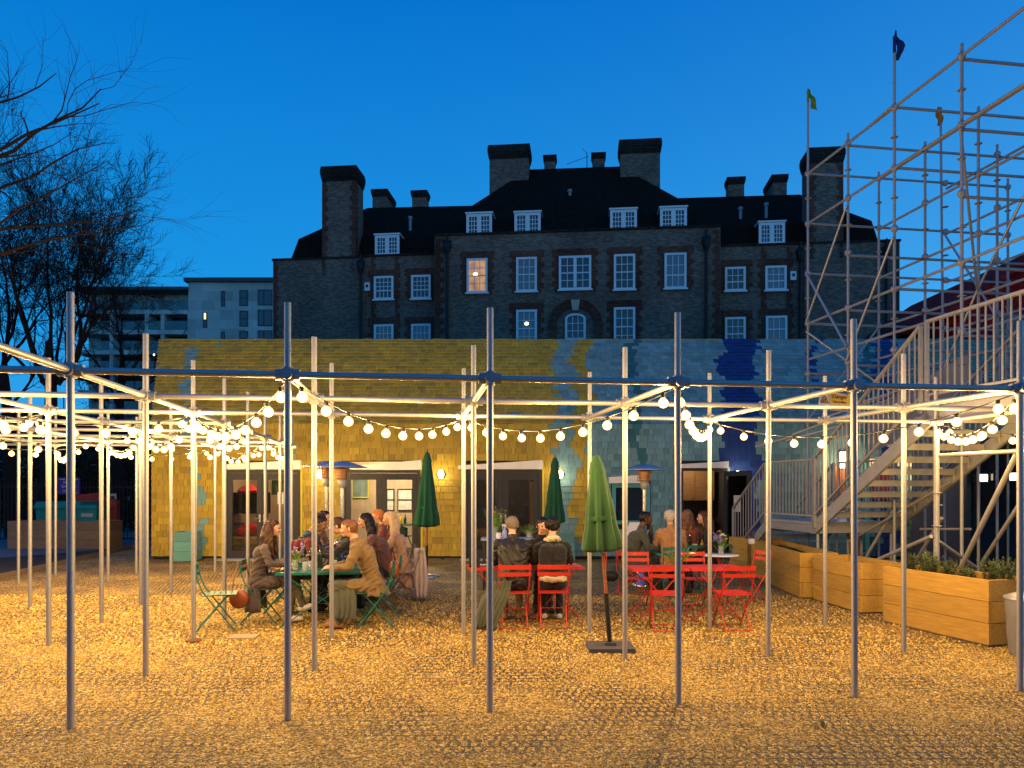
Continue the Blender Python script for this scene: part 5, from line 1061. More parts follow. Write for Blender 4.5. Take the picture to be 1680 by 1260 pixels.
fg = MB(); fg.bar((-.135, -.0045, -.030), (-.112, -.0045, -.014), .002, .008).bar((-.112, -.0045, -.014), (-.100, -.0045, -.002), .002, .007).bar((-.112, -.0045, -.014), (-.097, -.0045, -.022), .002, .006).ball((-.097, -.0045, .005), .005, 6).bar((-.128, -.0045, -.033), (-.095, -.0045, -.033), .002, .004); fg.build('falling_figure', M_['ink'], sg)
text('Danger', .055, (.05, -.0025, .008), sg, M_['ink']); text('Risk of falling', .026, (.05, -.0025, -.033), sg, M_['ink'])
ti = MB(); [ti.tube([(x, -.004, .05), (x+dx*.3, -.03, .09), (x+dx, -.02, .135), (x+dx, .03, .13), (x, .006, .055)], .0022, 5) for x, dx in ((-.115, .03), (.125, .02), (-.115, .0), (.12, -.02))]; ti.build('cable_tie', M_['black'], sg)
# ------------------------------------------------------------------ bistro chairs and tables
M_['gold'] = mat('brass_badge', (.5, .35, .1), .4, .6, .1, 9, 0)
M_['browncanvas'] = mat('weathered_brown_metal', (.20, .14, .11), .6, .1, .1, 9, .05)
def chair(loc, rz, m, label, group):
    """faces +x; folding slatted bistro chair"""
    t = thing('folding_chair', label, 'chair', loc, rz, group); W2 = .19
    for y in (-W2, W2):
        MB().tube([(-.25, y, .83), (-.225, y, .66), (-.17, y, .52), (-.10, y, .42), (.21, y, .01)], .0095, 6).build('leg', m, t)
        y2 = y*.86; MB().tube([(.17, y2, .455), (.12, y2, .43), (-.24, y2, .01)], .0095, 6).build('leg', m, t)
    for (z, x, h) in ((.790, -.243, .058), (.700, -.232, .048)):
        b = MB(); n = 6
        for i in range(n):
            y0, y1 = -W2-.02+(2*W2+.04)*i/n, -W2-.02+(2*W2+.04)*(i+1)/n; c0, c1 = -.02*(1-(y0/W2)**2*.8), -.02*(1-(y1/W2)**2*.8)
            b.prism([(x+c0-.004, y0, z-h/2), (x+c1-.004, y1, z-h/2), (x+c1-.009, y1, z+h/2), (x+c0-.009, y0, z+h/2)], (-.004, 0, 0))
        b.build('back_slat', m, t)
    for i in range(6): x = -.17+i*.068; MB().bb(x, x+.056, -W2-.005, W2+.005, .452-.008*(i in (0,)), .460-.008*(i in (0,))).build('seat_slat', m, t)
    for y in (-.13, .13): MB().bb(-.175, .215, y-.008, y+.008, .440, .4515).build('seat_rail', m, t)
    for (x, z) in ((.205, .02), (-.235, .02), (.05, .225)): MB().tube([(x, -W2, z), (x, W2, z)], .006, 6).build('crossbar', m, t)
    MB().bb(-.270, -.2665, -.022, .022, .783, .797).build('badge', M_['gold'], t)
    return t
def table(loc, rz, m, label, L_=.77, D=.57, group=None, h=.71):
    t = thing('folding_table', label, 'table', loc, rz, group); MB().bb(-L_/2, L_/2, -D/2, D/2, h-.010, h).build('tabletop', m, t)
    e = MB(); e.bb(-L_/2, L_/2, -D/2-.003, -D/2+.012, h-.03, h-.0105).bb(-L_/2, L_/2, D/2-.012, D/2+.003, h-.03, h-.0105).bb(-L_/2-.003, -L_/2+.012, -D/2+.013, D/2-.013, h-.03, h-.0105).bb(L_/2-.012, L_/2+.003, -D/2+.013, D/2-.013, h-.03, h-.0105).build('rim', m, t)
    for y in (-D/2+.05, D/2-.05):
        MB().bar((-L_/2+.10, y, h-.03), (L_/2-.06, y+.012, .01), .020, .012).build('leg', m, t); MB().bar((L_/2-.10, y-.014, h-.03), (-L_/2+.06, y-.002, .01), .020, .012).build('leg', m, t)
    for x in (L_/2-.06, -L_/2+.06): MB().tube([(x, -D/2+.05, .02), (x, D/2-.05, .02)], .008, 6).build('crossbar', m, t)
    return t
GR, RD = M_['green'], M_['red']
gg, gr_ = 'green folding chairs round the long table', 'red folding chairs'
# green table run (three tables end to end going back)
tg = 'green metal tables joined into one long run'
GX = -2.47
table((GX, 9.86, 0), .13, GR, 'green folding table nearest the camera, with flowers and glasses on it', 1.17, .72, tg); table((GX-.10, 10.64, 0), .13, GR, 'middle green table of the long run, holding the steel pot', 1.17, .72, tg); table((GX-.22, 11.45, 0), .13, M_['browncanvas'], 'far brownish table of the long run in front of the patio heaters', 1.17, .72, tg); table((GX-.32, 12.26, 0), .13, GR, 'last table of the long run, behind the orange and white flowers', 1.17, .72, tg)
chair((-3.72, 9.42, 0), .30, M_['teal2'] if 'teal2' in M_ else GR, 'empty green folding chair pulled out at the left end of the dining group', gg)
chair((-3.34, 9.95, 0), .13, GR, 'green folding chair under the long haired woman in the grey coat', gg); chair((-3.30, 10.7, 0), .13, GR, 'green folding chair under the man in the dark red coat', gg); chair((-3.42, 11.55, 0), .13, GR, 'green folding chair second from the back on the left side', gg); chair((-3.50, 12.35, 0), .13, GR, 'hindmost green folding chair on the left side of the table', gg)
chair((-1.78, 9.62, 0), PI+.18, GR, 'green folding chair under the man in the khaki parka', gg); chair((-1.80, 10.35, 0), PI+.13, GR, 'green folding chair directly behind the khaki parka', gg); chair((-1.78, 11.1, 0), PI+.13, M_['browncanvas'], 'brown folding chair third along the right side of the table', gg); chair((-1.72, 11.75, 0), PI+.20, M_['browncanvas'], 'brown folding chair with the pale coat hanging on its back', gg); chair((-1.88, 12.5, 0), PI+.13, M_['browncanvas'], 'hindmost brown folding chair on the right side', gg)
# red table centre
table((-.22, 10.28, 0), .13, RD, 'red folding table in front of the man in the leather jacket', .77, .57, 'red tables in the centre'); table((.57, 10.38, 0), .13, RD, 'red folding table in front of the black and cream jacket', .77, .57, 'red tables in the centre')
chair((.02, 9.62, 0), PI/2+.06, RD, 'red folding chair holding the man in the black leather jacket', gr_); chair((.535, 9.66, 0), PI/2-.02, RD, 'red folding chair holding the person in the cream trimmed jacket', gr_)
chair((.42, 11.05, 0), -PI/2+.1, RD, 'red folding chair facing the camera across the centre table', gr_)
# red table right
table((1.96, 10.15, 0), .08, RD, 'left one of the two empty red tables beside the leaning parasol', .77, .57, 'empty red tables'); table((2.75, 10.22, 0), .08, RD, 'right one of the two empty red tables', .77, .57, 'empty red tables')
chair((1.95, 9.45, 0), PI/2-.12, RD, 'empty red chair, nearer left one with its back to the camera', gr_); chair((2.80, 9.48, 0), PI/2+.08, RD, 'empty red chair, nearer right one with its back to the camera', gr_)
chair((1.86, 11.0, 0), -PI/2, RD, 'empty red chair on the far side of the tables, in front of the silver heater', gr_); chair((2.72, 11.0, 0), -PI/2+.05, RD, 'empty red chair on the far side behind the right red table', gr_); chair((3.62, 11.35, 0), PI+.35, RD, 'empty red chair seen side-on next to the long planter', gr_)
# round table
t = thing('round_table', 'small round table with a bright white top and red legs by the planter', 'table', (3.33, 11.95, 0)); MB().lathe((0, 0, .70), [(.0, 0), (.30, 0), (.305, .008), (.30, .016), (0, .016)], 32).build('tabletop', M_['white'], t)
for a in (0, 2.1, 4.2): MB().tube([(math.cos(a)*.06, math.sin(a)*.06, .69), (math.cos(a+3.14)*.24, math.sin(a+3.14)*.24, 0)], .010, 6).build('leg', RD, t)
chair((2.66, 12.35, 0), PI/2, GR, 'green folding chair under the man in the tan jacket', gg); chair((3.45, 12.6, 0), PI-.2, GR, 'green folding chair under the woman in black by the round table', gg); chair((2.02, 12.55, 0), .1, RD, 'red chair behind the leaning parasol under the seated man', gr_)
table((2.95, 13.0, 0), .1, GR, 'green table with bottles in front of the grey haired man', 1.17, .72, 'far green table')

# ------------------------------------------------------------------ patio heaters
M_['steel'] = mat('brushed_steel', (.50, .50, .50), .25, .85, .06, 5, .05); M_['hood'] = mat('reflector_hood', (.30, .36, .48), .25, .7, .08, 6, .05)
def heater(loc, label, full=True, H=2.19, glow=True):
    t = thing('patio_heater', label, 'patio heater', loc, 0, 'patio heaters')
    MB().lathe((0, 0, 0), [(.23, 0), (.23, .05), (.20, .06), (.20, .78), (.215, .79), (.215, .83), (.06, .86)], 28).build('gas_housing', M_['steel'], t)
    MB().tube([(0, 0, .85), (0, 0, H-.42)], .038, 14).build('pole', M_['steel'], t)
    MB().lathe((0, 0, H-.44), [(.05, 0), (.075, .04), (.085, .15), (.07, .16)], 16).build('burner_base', M_['galv_dull'], t)
    c = MB(); R_ = .135
    for z in (H-.27, H-.22, H-.17): c.tube([(R_*math.cos(a), R_*math.sin(a), z) for a in np.linspace(0, 2*PI, 17)], .004, 4)
    for i in range(12): a = i*PI/6; c.tube([(R_*.9*math.cos(a), R_*.9*math.sin(a), H-.29), (R_*math.cos(a), R_*math.sin(a), H-.12)], .003, 4)
    c.lathe((0, 0, H-.28), [(.09, 0), (.10, .15)], 16); c.lathe((0, 0, H-.13), [(.14, 0), (.15, .02), (.06, .05)], 20); c.build('burner_cage', M_['copper'], t)
    MB().lathe((0, 0, H-.07), [(.43, -.015), (.435, -.005), (.30, .03), (.14, .085), (.05, .10), (0, .10)], 36).build('hood', M_['hood'], t)
    return t
M_['copper'] = mat('heated_mesh', (.32, .17, .10), .4, .5, .1, 9, 0)
heater((2.42, 13.6, 0), 'silver patio heater with blue-grey hood right of the leaning parasol')
heater((-3.40, 13.65, 0), 'left one of the two patio heaters between the diners and the doors', H=2.25); heater((-2.95, 12.95, 0), 'right one of the two patio heaters, slightly nearer the camera', H=2.22)

# ------------------------------------------------------------------ closed parasols
M_['canvas_l'] = mat('bright_green_canvas', (.010, .062, .012), .85, 0, .1, 6, .3, 60, .002, sheen=.2); M_['canvas_d'] = mat('dark_green_canvas', (.006, .085, .035), .85, 0, .12, 6, .3, 60, .002); M_['teak'] = wood('varnished_pole', (.26, .08, .02)); M_['concrete'] = mat('dark_slab', (.06, .058, .06), .7, 0, .15, 9, .2)
def parasol(base, top, zc0, label, m, rmax, slab):
    b = Vector(base); tp = Vector(top); t = thing('parasol', label, 'parasol', b); d = tp-b; ax = d.normalized(); H = d.length
    Mx = ax.to_track_quat('Z', 'Y').to_matrix()
    MB().tube([Vector((0, 0, .02)), ax*.62], .026, 12).build('base_tube', M_['black'], t); MB().tube([ax*.60, ax*(H-.1)], .019, 10).build('pole', M_['teak'], t); MB().tube([ax*(zc0-.06), ax*(zc0+.12)], .024, 10).build('slider', M_['white'], t)
    if slab: MB().bb(-.25, .25, -.22, .22, 0, .045).bb(-.06, .06, -.06, .06, .045, .08).build('base_plate', M_['concrete'], t)
    else: MB().lathe((0, 0, 0), [(.27, 0), (.27, .03), (.10, .05), (.03, .06)], 24).build('base_plate', M_['steel'], t)
    hc = H-zc0; n = 48
    def fold(j, z):
        k = (H-z)/hc; a = 2*PI*j/n
        return 1+(.05+.26*k)*math.cos(8*a+1.3*k)*min(1, k*1.5)+.10*math.cos(3*a+2+1.2*k)*k+.06*math.sin(5*a+5*k)*k-.10*math.exp(-((k-.74)/.10)**2)
    pr = [(.02, H-.005)]
    for i in range(14):
        k = (i+1)/14; z = H-hc*k*(1 if k < .9 else 1); r = .055+(rmax-.055)*(k**.85); pr.append((r, H-hc*k))
    hem = [(rmax*.97, H-hc*1.02), (rmax*.55, H-hc*1.045), (.04, H-hc*1.0)]
    c = MB(); c.lathe((0, 0, 0), (pr+hem)[::-1], n, M=Mx, fl=lambda j, z: fold(j, z)*(1 if z > H-hc else 1)); 
    for i, v in enumerate(c.v): pass
    c.build('canopy', m, t)
    c = MB().lathe((0, 0, 0), [(.088, H-.20), (.085, H-.19), (.068, H-.10), (.04, H-.005), (0, H+.01)], n, M=Mx, fl=lambda j, z: 1+.14*math.cos(8*2*PI*j/n)*(H-z)*5); c.build('vent_cap', m, t)
    MB().lathe((0, 0, 0), [(rmax*.80, zc0+.30), (rmax*.83, zc0+.325), (rmax*.80, zc0+.35)], n, M=Mx, fl=lambda j, z: 1+.10*math.cos(8*2*PI*j/n+1)+.05*math.cos(3*2*PI*j/n+2)).build('tie_strap', m, t)
    if not slab: MB().lathe((0, 0, 0), [(.012, H), (.02, H+.03), (.012, H+.06), (0, H+.07)], 10, M=Mx).build('finial', M_['teak'], t)
parasol((1.09, 8.28, 0), (.935, 8.3, at(0, 748, 8.3).z), 1.13, 'closed bright green parasol leaning left on a square slab base', M_['canvas_l'], .185, True)
P = gnd(700, 945); parasol(P, (P.x+.01, P.y, at(0, 742, P.y).z), 1.06, 'closed dark green parasol on a round base beside the blonde woman', M_['canvas_d'], .215, False)
parasol((.88, 15.6, 0), (.90, 15.6, at(0, 751, 15.6).z), 1.10, 'closed dark green parasol behind the centre diners, in front of a lamp', M_['canvas_d'], .18, False)

# ------------------------------------------------------------------ tableware, flowers, bags
def glass(x, y, z, r, h, label, group=None, m='clear'):
    t = thing('drinking_glass', label, 'glass', (x, y, z), 0, group); MB().lathe((0, 0, 0), [(r*.85, 0), (r, h), (r*.93, h), (r*.8, .008), (0, .008)], 14).build('tumbler', M_[m], t); return t
ZT = .71
for i, (px, dy, lb) in enumerate(((500, -.12, 'left glass tumbler of the cluster beside the flowers'), (508, -.02, 'second glass tumbler, behind the first'), (516, -.15, 'third glass tumbler in the cluster, right of the others'), (549, .1, 'tall tumbler near the middle of the long table'))):
    y = 9.80+dy; glass(wx(px, y), y, ZT, .034, .12, lb, 'glasses on the green table')
def vase(x, y, z, label, r=.045, h=.14): t = thing('flower_vase', label, 'vase', (x, y, z)); MB().lathe((0, 0, 0), [(r*.9, 0), (r, .01), (r*.9, h*.6), (r*1.05, h), (r*.98, h), (r*.82, h*.6), (r*.9, .012), (0, .012)], 16).build('glass', M_['clear'], t); return t
M_['stemg'] = mat('green_stems', (.14, .30, .02), .6, 0, .2, 20, 0); M_['leafg'] = mat('dusky_leaves', (.10, .16, .08), .7, 0, .2, 20, 0)
for n_, c in (('lilac', (.26, .18, .55)), ('peach', (.75, .25, .10)), ('cream', (.7, .62, .45)), ('orange', (.70, .22, .01)), ('white', (.75, .68, .66))): M_['pet_'+n_] = mat(n_+'_petals', c, .7, 0, .12, 30, 0)
def bouquet(t, specs, z, seed, leafm='stemg', nleaf=30, spread=.13, hh=.24):
    r = random.Random(seed); st = MB(); lv = MB(); heads = {}
    for i in range(nleaf):
        a = r.uniform(0, 6.28); e = r.random()*spread*1.1; p = Vector((math.cos(a)*e, math.sin(a)*e, z+r.uniform(.02, hh*.8))); st.tube([(0, 0, .03), p], .0025, 3, caps=False); d = Vector((math.cos(a), math.sin(a), r.uniform(.1, 1.2))).normalized()*r.uniform(.04, .08); q = d.cross(Vector((0, 0, 1))).normalized()*.012; lv.add([p-q*.3, p+d*.5+q, p+d, p+d*.5-q], [(0, 1, 2, 3)])
    for (k, n, s_) in specs:
        hb = heads.setdefault(k, MB())
        for i in range(n):
            a = r.uniform(0, 6.28); e = r.random()*spread; p = Vector((math.cos(a)*e, math.sin(a)*e, z+r.uniform(hh*.5, hh))); st.tube([(0, 0, .03), p], .003, 3, caps=False)
            if k == 'lilac': 
                for j in range(16): hb.ball(p+Vector((r.gauss(0, 1), r.gauss(0, 1), r.gauss(0, 2.2)))*.013, s_*.38, 5)
            else:
                hb.ball(p, s_*.6, 7, 0, (1, 1, .7))
                for j in range(9): b_ = j*.7; hb.ball(p+Vector((math.cos(b_), math.sin(b_), .1))*s_*.62, s_*.36, 5, 0, (1, 1, .6))
    st.build('stems', M_['stemg'], t); lv.build('leaves', M_[leafm], t, kind='stuff')
    for k, hb in heads.items(): hb.build('blossoms', M_['pet_'+k], t, kind='stuff')
v = vase(wx(484, 9.75), 9.75, ZT, 'glass vase of lilac hyacinths and one peach bloom on the near green table'); bouquet(v, (('lilac', 5, .03), ('peach', 1, .035), ('cream', 2, .016)), .12, 3, hh=.20)
v = vase(wx(570, 11.5), 11.5, ZT, 'vase of orange and white flowers at the back of the long table', .05, .18); bouquet(v, (('orange', 8, .032), ('white', 6, .034)), .15, 4, 'leafg', 40, .20, .32)
v = vase(wx(1183, 12.0), 12.0, .717, 'vase of lilac and peach flowers on the round table'); bouquet(v, (('lilac', 3, .03), ('peach', 2, .028), ('white', 3, .028)), .12, 5, 'stemg', 30, .16, .26)
v = vase(wx(1108, 10.6), 10.35, ZT, 'low vase with pale foliage and a cream bloom on the empty red table', .035, .10); bouquet(v, (('cream', 2, .045),), .09, 6, 'leafg', 60, .22, .14)
v = vase(wx(812, 13.2), 13.2, .90, 'tall vase of dusky orange flowers on the side table before the doors', .06, .20); bouquet(v, (('orange', 8, .022),), .16, 7, 'leafg', 80, .2, .42)
v = vase(wx(868, 13.25), 13.25, .90, 'dried twig arrangement in a vase right of the spray bottle', .05, .12); bouquet(v, (('peach', 4, .015),), .10, 8, 'leafg', 40, .22, .16)
t = thing('side_table', 'pale blue topped side table standing before the right glass doors', 'table', (wx(836, 13.2), 13.2, 0)); MB().bb(-.50, .42, -.25, .25, .865, .90).build('tabletop', mat('pale_blue_top', (.3, .36, .5), .4, 0, .05, 5, 0), t)
for x in (-.45, .37):
    for y in (-.2, .2): MB().bb(x-.018, x+.018, y-.018, y+.018, 0, .865).build('leg', M_['char'], t)
t = thing('spray_bottle', 'white spray bottle with pale blue liquid on the side table', 'spray bottle', (wx(828, 13.1), 13.1, .90)); MB().lathe((0, 0, 0), [(.045, 0), (.045, .10), (.035, .14), (.014, .18), (.014, .21)], 14).build('body', mat('blue_liquid', (.3, .4, .65), .2, 0, .05, 5, 0), t); MB().bb(-.045, .02, -.012, .012, .21, .25).bb(-.04, -.03, -.006, .006, .16, .21).bb(-.06, -.045, -.008, .008, .228, .245).build('trigger_head', M_['white'], t)
t = thing('white_mug', 'white mug beside the spray bottle on the side table', 'mug', (wx(818, 13.05), 13.05, .90)); MB().lathe((0, 0, 0), [(.042, 0), (.045, .01), (.045, .10), (.04, .10), (.038, .01), (0, .01)], 14).build('body', M_['white'], t); MB().tube([(.044, 0, .08), (.07, 0, .07), (.07, 0, .04), (.044, 0, .03)], .006, 5).build('handle', M_['white'], t)
# dining clutter on the long table
M_['bluebox'] = mat('blue_container', (.02, .07, .40), .4, 0, .05, 5, 0); M_['food'] = mat('baked_food', (.50, .20, .05), .7, 0, .35, 30, .5); M_['plate'] = mat('dark_plate', (.05, .05, .06), .3, 0, .05, 5, 0); M_['wplate'] = mat('pale_plate', (.6, .58, .52), .3, 0, .05, 5, 0)
def plate(x, y, z, label, m='wplate', r=.12, food=True, group='plates of food'):
    t = thing('plate', label, 'plate', (x, y, z), 0, group); MB().lathe((0, 0, 0), [(r*.55, 0), (r, .016), (r*.97, .02), (r*.55, .006), (0, .006)], 24).build('dish', M_[m], t)
    if food: f = MB(); [f.ball((random.uniform(-r*.5, r*.5), random.uniform(-r*.4, r*.4), .022), random.uniform(.018, .035), 7, 0, (1.2, 1, .5)) for _ in range(8)]; f.build('food', M_['food'], t)
plate(wx(462, 9.72), 9.72, ZT, 'dark plate of pizza slices by the long haired woman', 'plate', .15); plate(wx(560, 9.95), 9.95, ZT, 'pale plate in front of the khaki parka', 'wplate', .13); plate(wx(520, 10.3), 10.3, ZT, 'plate of food near the wine bottle'); plate(wx(560, 10.95), 10.95, ZT, 'dark plate of food under the reaching hand', 'plate', .14)
t = thing('steel_pot', 'round steel pot in the middle of the long table', 'pot', (wx(543, 10.45), 10.45, ZT)); MB().lathe((0, 0, 0), [(.13, 0), (.14, .01), (.14, .15), (.146, .155), (.134, .155), (.13, .012), (0, .012)], 28).build('body', M_['steel'], t); MB().tube([(.14, 0, .12), (.18, 0, .12), (.18, .04, .12), (.14, .04, .12)], .005, 5).build('handle', M_['steel'], t)
t = thing('blue_box', 'open blue box behind the steel pot on the long table', 'box', (wx(540, 10.9), 10.95, ZT), .1); b = MB(); b.bb(-.2, .2, -.13, .13, 0, .006).bb(-.2, .2, -.13, -.12, .006, .16).bb(-.2, .2, .12, .13, .006, .22).bb(-.2, -.19, -.119, .119, .006, .16).bb(.19, .2, -.119, .119, .006, .16).build('body', M_['bluebox'], t)
t = thing('navy_bag', 'dark navy bag lying on the far end of the long table', 'bag', (wx(560, 11.3), 11.15, ZT)); MB().ball((0, 0, .10), .11, 12, 0, (1.7, .8, .85)).build('body', mat('navy_cloth', (.03, .035, .06), .8, 0, .2, 12, .3), t); MB().tube([(-.12, 0, .15), (-.06, -.03, .24), (.06, -.03, .24), (.12, 0, .15)], .008, 6).build('strap', M_['black'], t)
bottle((wx(511, 10.15), 10.15, ZT), .31, .038, M_['darkglass'], label='tall dark green wine bottle with a pale label on the long table'); bottle((wx(525, 10.05), 10.05, ZT), .30, .036, M_['darkglass'], label='dark wine bottle right beside the pole on the long table')
M_['label'] = mat('bottle_label', (.6, .58, .5), .6, 0, .05, 5, 0)
bottle((wx(878, 10.5), 10.5, ZT), .24, .032, mat('green_glass', (.06, .14, .02), .15, 0, .05, 5, 0), label='green beer bottle on the centre red table between the diners')
t = thing('phone_case', 'small black camera bag on the left end of the centre red table', 'bag', (wx(779, 10.25), 10.15, ZT)); MB().bb(-.07, .07, -.05, .05, 0, .11).build('body', M_['black'], t); MB().bb(-.072, .072, -.053, .053, .111, .125).build('lid', M_['black'], t)
plate(wx(795, 10.3), 10.3, ZT, 'small pale plate on the centre red table', 'wplate', .08, False)
for i, (px, y, h, m, lb) in enumerate(((1132, 12.85, .30, 'darkglass', 'dark wine bottle with red foil on the far green table'), (1146, 12.9, .26, 'darkglass', 'shorter dark bottle right of the red foiled one'), (1152, 12.75, .2, 'mustard', 'amber bottle on the far green table'))): bottle((wx(px, y), y, ZT), h, .036, M_[m], label=lb, cap=M_['redcloth'] if i == 0 else None, group='bottles on the far table')
glass(wx(1140, 12.7), 12.7, ZT, .05, .12, 'frosted white tumbler among the bottles on the far table', None, 'wplate')
# high chair and stroller bits
t = thing('high_chair', 'white plastic high chair behind the silver heater', 'chair', (wx(1044, 14.6), 14.6, 0)); b = MB(); b.prism([(-.17, .1, .62), (.17, .1, .62), (.17, .16, .95), (.10, .18, 1.10), (-.10, .18, 1.10), (-.17, .16, .95)], (0, .03, 0)).bb(-.18, .18, -.15, .12, .58, .615).build('seat', M_['white'], t); MB().bb(-.22, .22, -.34, -.12, .76, .785).build('tray', M_['white'], t)
for x in (-.2, .2):
    for y in (-.25, .22): MB().tube([(x*.7, y*.5, .6), (x*1.2, y*1.3, 0)], .013, 6).build('leg', M_['galv'], t)
t = thing('dark_basket', 'small dark bag on thin red legs behind the leaning parasol', 'bag', (wx(1003, 12.2), 12.2, 0)); MB().ball((0, 0, .34), .12, 12, 0, (1, .8, .75)).build('body', M_['black'], t)
for x in (-.1, .1): MB().tube([(x, 0, .36), (x*1.3, -.02, 0)], .007, 5).tube([(x, 0, .36), (x*.7, 0, .75)], .007, 5).build('leg', RD, t)
MB().tube([(-.1, 0, .42), (-.06, 0, .8), (.06, 0, .8), (.1, 0, .42)], .006, 5).build('strap', M_['black'], t)
# round brown leather bag hanging on the woman's chair
M_['leather'] = mat('brown_leather', (.26, .065, .018), .45, 0, .15, 14, .15)
t = thing('round_handbag', 'round brown leather handbag hanging from its long strap behind the empty green chair', 'handbag', (wx(398, 9.85), 9.72, 0))
MB().lathe((0, 0, .34), [(.0, -.035), (.11, -.035), (.125, -.015), (.125, .015), (.11, .035), (0, .035)], 24, M=Matrix.Rotation(PI/2, 3, 'X')).build('body', M_['leather'], t); MB().tube([(-.10, 0, .40), (-.07, 0, .60), (-.03, .05, .80), (.05, .12, .82), (.10, .05, .62), (.11, 0, .42)], .007, 5).build('strap', M_['leather'], t)
# drain cover
P = gnd(400, 1046); t = thing('ground_cover', 'thin square metal access cover lying flush in the gravel', 'cover', (P.x, P.y, 0), .1); MB().bb(-.16, .16, -.12, .12, 0, .022).build('lid', mat('dusty_cover', (.4, .3, .16), .8, 0, .1, 12, .2), t)
# lit lamps of wires near heaters skipped; small weeds in the gravel
for k, (px, py) in enumerate(((1346, 1193), (686, 1166))):
    P = gnd(px, py); b_ = thing('weed', ['small green weed growing in the gravel at lower right', 'tiny weed in the gravel at lower left of centre'][k], 'weed', (P.x, P.y, 0)); shrub(b_, 0, 0, 0, .05 if k == 0 else .03, 7, 90+k)
# ------------------------------------------------------------------ people: one continuous body each, grown from tapered volumes and re-meshed
M_['skin_f'] = mat('skin_fair', (.55, .30, .20), .55, 0, .06, 20, .05); M_['skin_b'] = mat('skin_brown', (.24, .11, .06), .5, 0, .06, 20, .05); M_['skin_d'] = mat('skin_dark', (.085, .042, .028), .5, 0, .06, 20, .05)
M_['hair_k'] = mat('black_hair', (.008, .006, .006), .45, 0, .3, 60, .5, 140, .004, stretch=(1, 1, .15)); M_['hair_b'] = mat('brown_hair', (.045, .020, .010), .5, 0, .3, 60, .5, 140, .004, stretch=(1, 1, .15)); M_['hair_r'] = mat('auburn_hair', (.16, .06, .018), .5, 0, .3, 60, .5, 140, .004, stretch=(1, 1, .15)); M_['hair_y'] = mat('blonde_hair', (.50, .34, .18), .5, 0, .25, 60, .5, 140, .004, stretch=(1, 1, .15)); M_['hair_g'] = mat('grey_hair', (.42, .38, .33), .6, 0, .25, 60, .5, 140, .004); M_['hair_s'] = mat('cropped_grey_hair', (.14, .11, .09), .7, 0, .25, 90, .3)
def cloth(n, c, rough=.85, sh=.2): M_[n] = mat(n, c, rough, 0, .16, 7, .5, 22, .010, sheen=sh)
cloth('khaki_parka', (.17, .105, .035)); cloth('grey_wool_coat', (.075, .055, .048)); cloth('maroon_wool', (.12, .008, .010)); cloth('blue_scarf', (.012, .05, .09)); cloth('olive_trousers', (.075, .075, .045)); cloth('dark_trousers', (.018, .018, .022)); cloth('camel_coat', (.36, .22, .14)); cloth('tan_jacket', (.34, .17, .06)); cloth('black_cloth', (.010, .010, .011)); cloth('cream_trim', (.55, .44, .28)); cloth('sage_coat', (.075, .085, .055)); cloth('grey_green', (.05, .058, .045)); cloth('plum_top', (.10, .04, .035)); cloth('orange_knit', (.55, .17, .02)); cloth('rust_brown', (.20, .05, .02)); cloth('pale_coat', (.42, .34, .33)); cloth('navy_top', (.02, .025, .04))
M_['leatherjacket'] = mat('black_leather', (.020, .018, .016), .42, 0, .1, 8, .6, 16, .006); M_['suede'] = mat('tan_suede', (.30, .13, .04), .8, 0, .1, 20, .2); M_['shoe_w'] = mat('white_trainer', (.55, .50, .45), .6, 0, .1, 20, .1); M_['shoe_k'] = mat('dark_shoe', (.02, .018, .016), .5, 0, .1, 20, .1); M_['eye'] = mat('dark_eye', (.012, .01, .01), .2, 0, 0, 5, 0); M_['lip'] = mat('lips', (.32, .10, .08), .5, 0, .05, 9, 0)
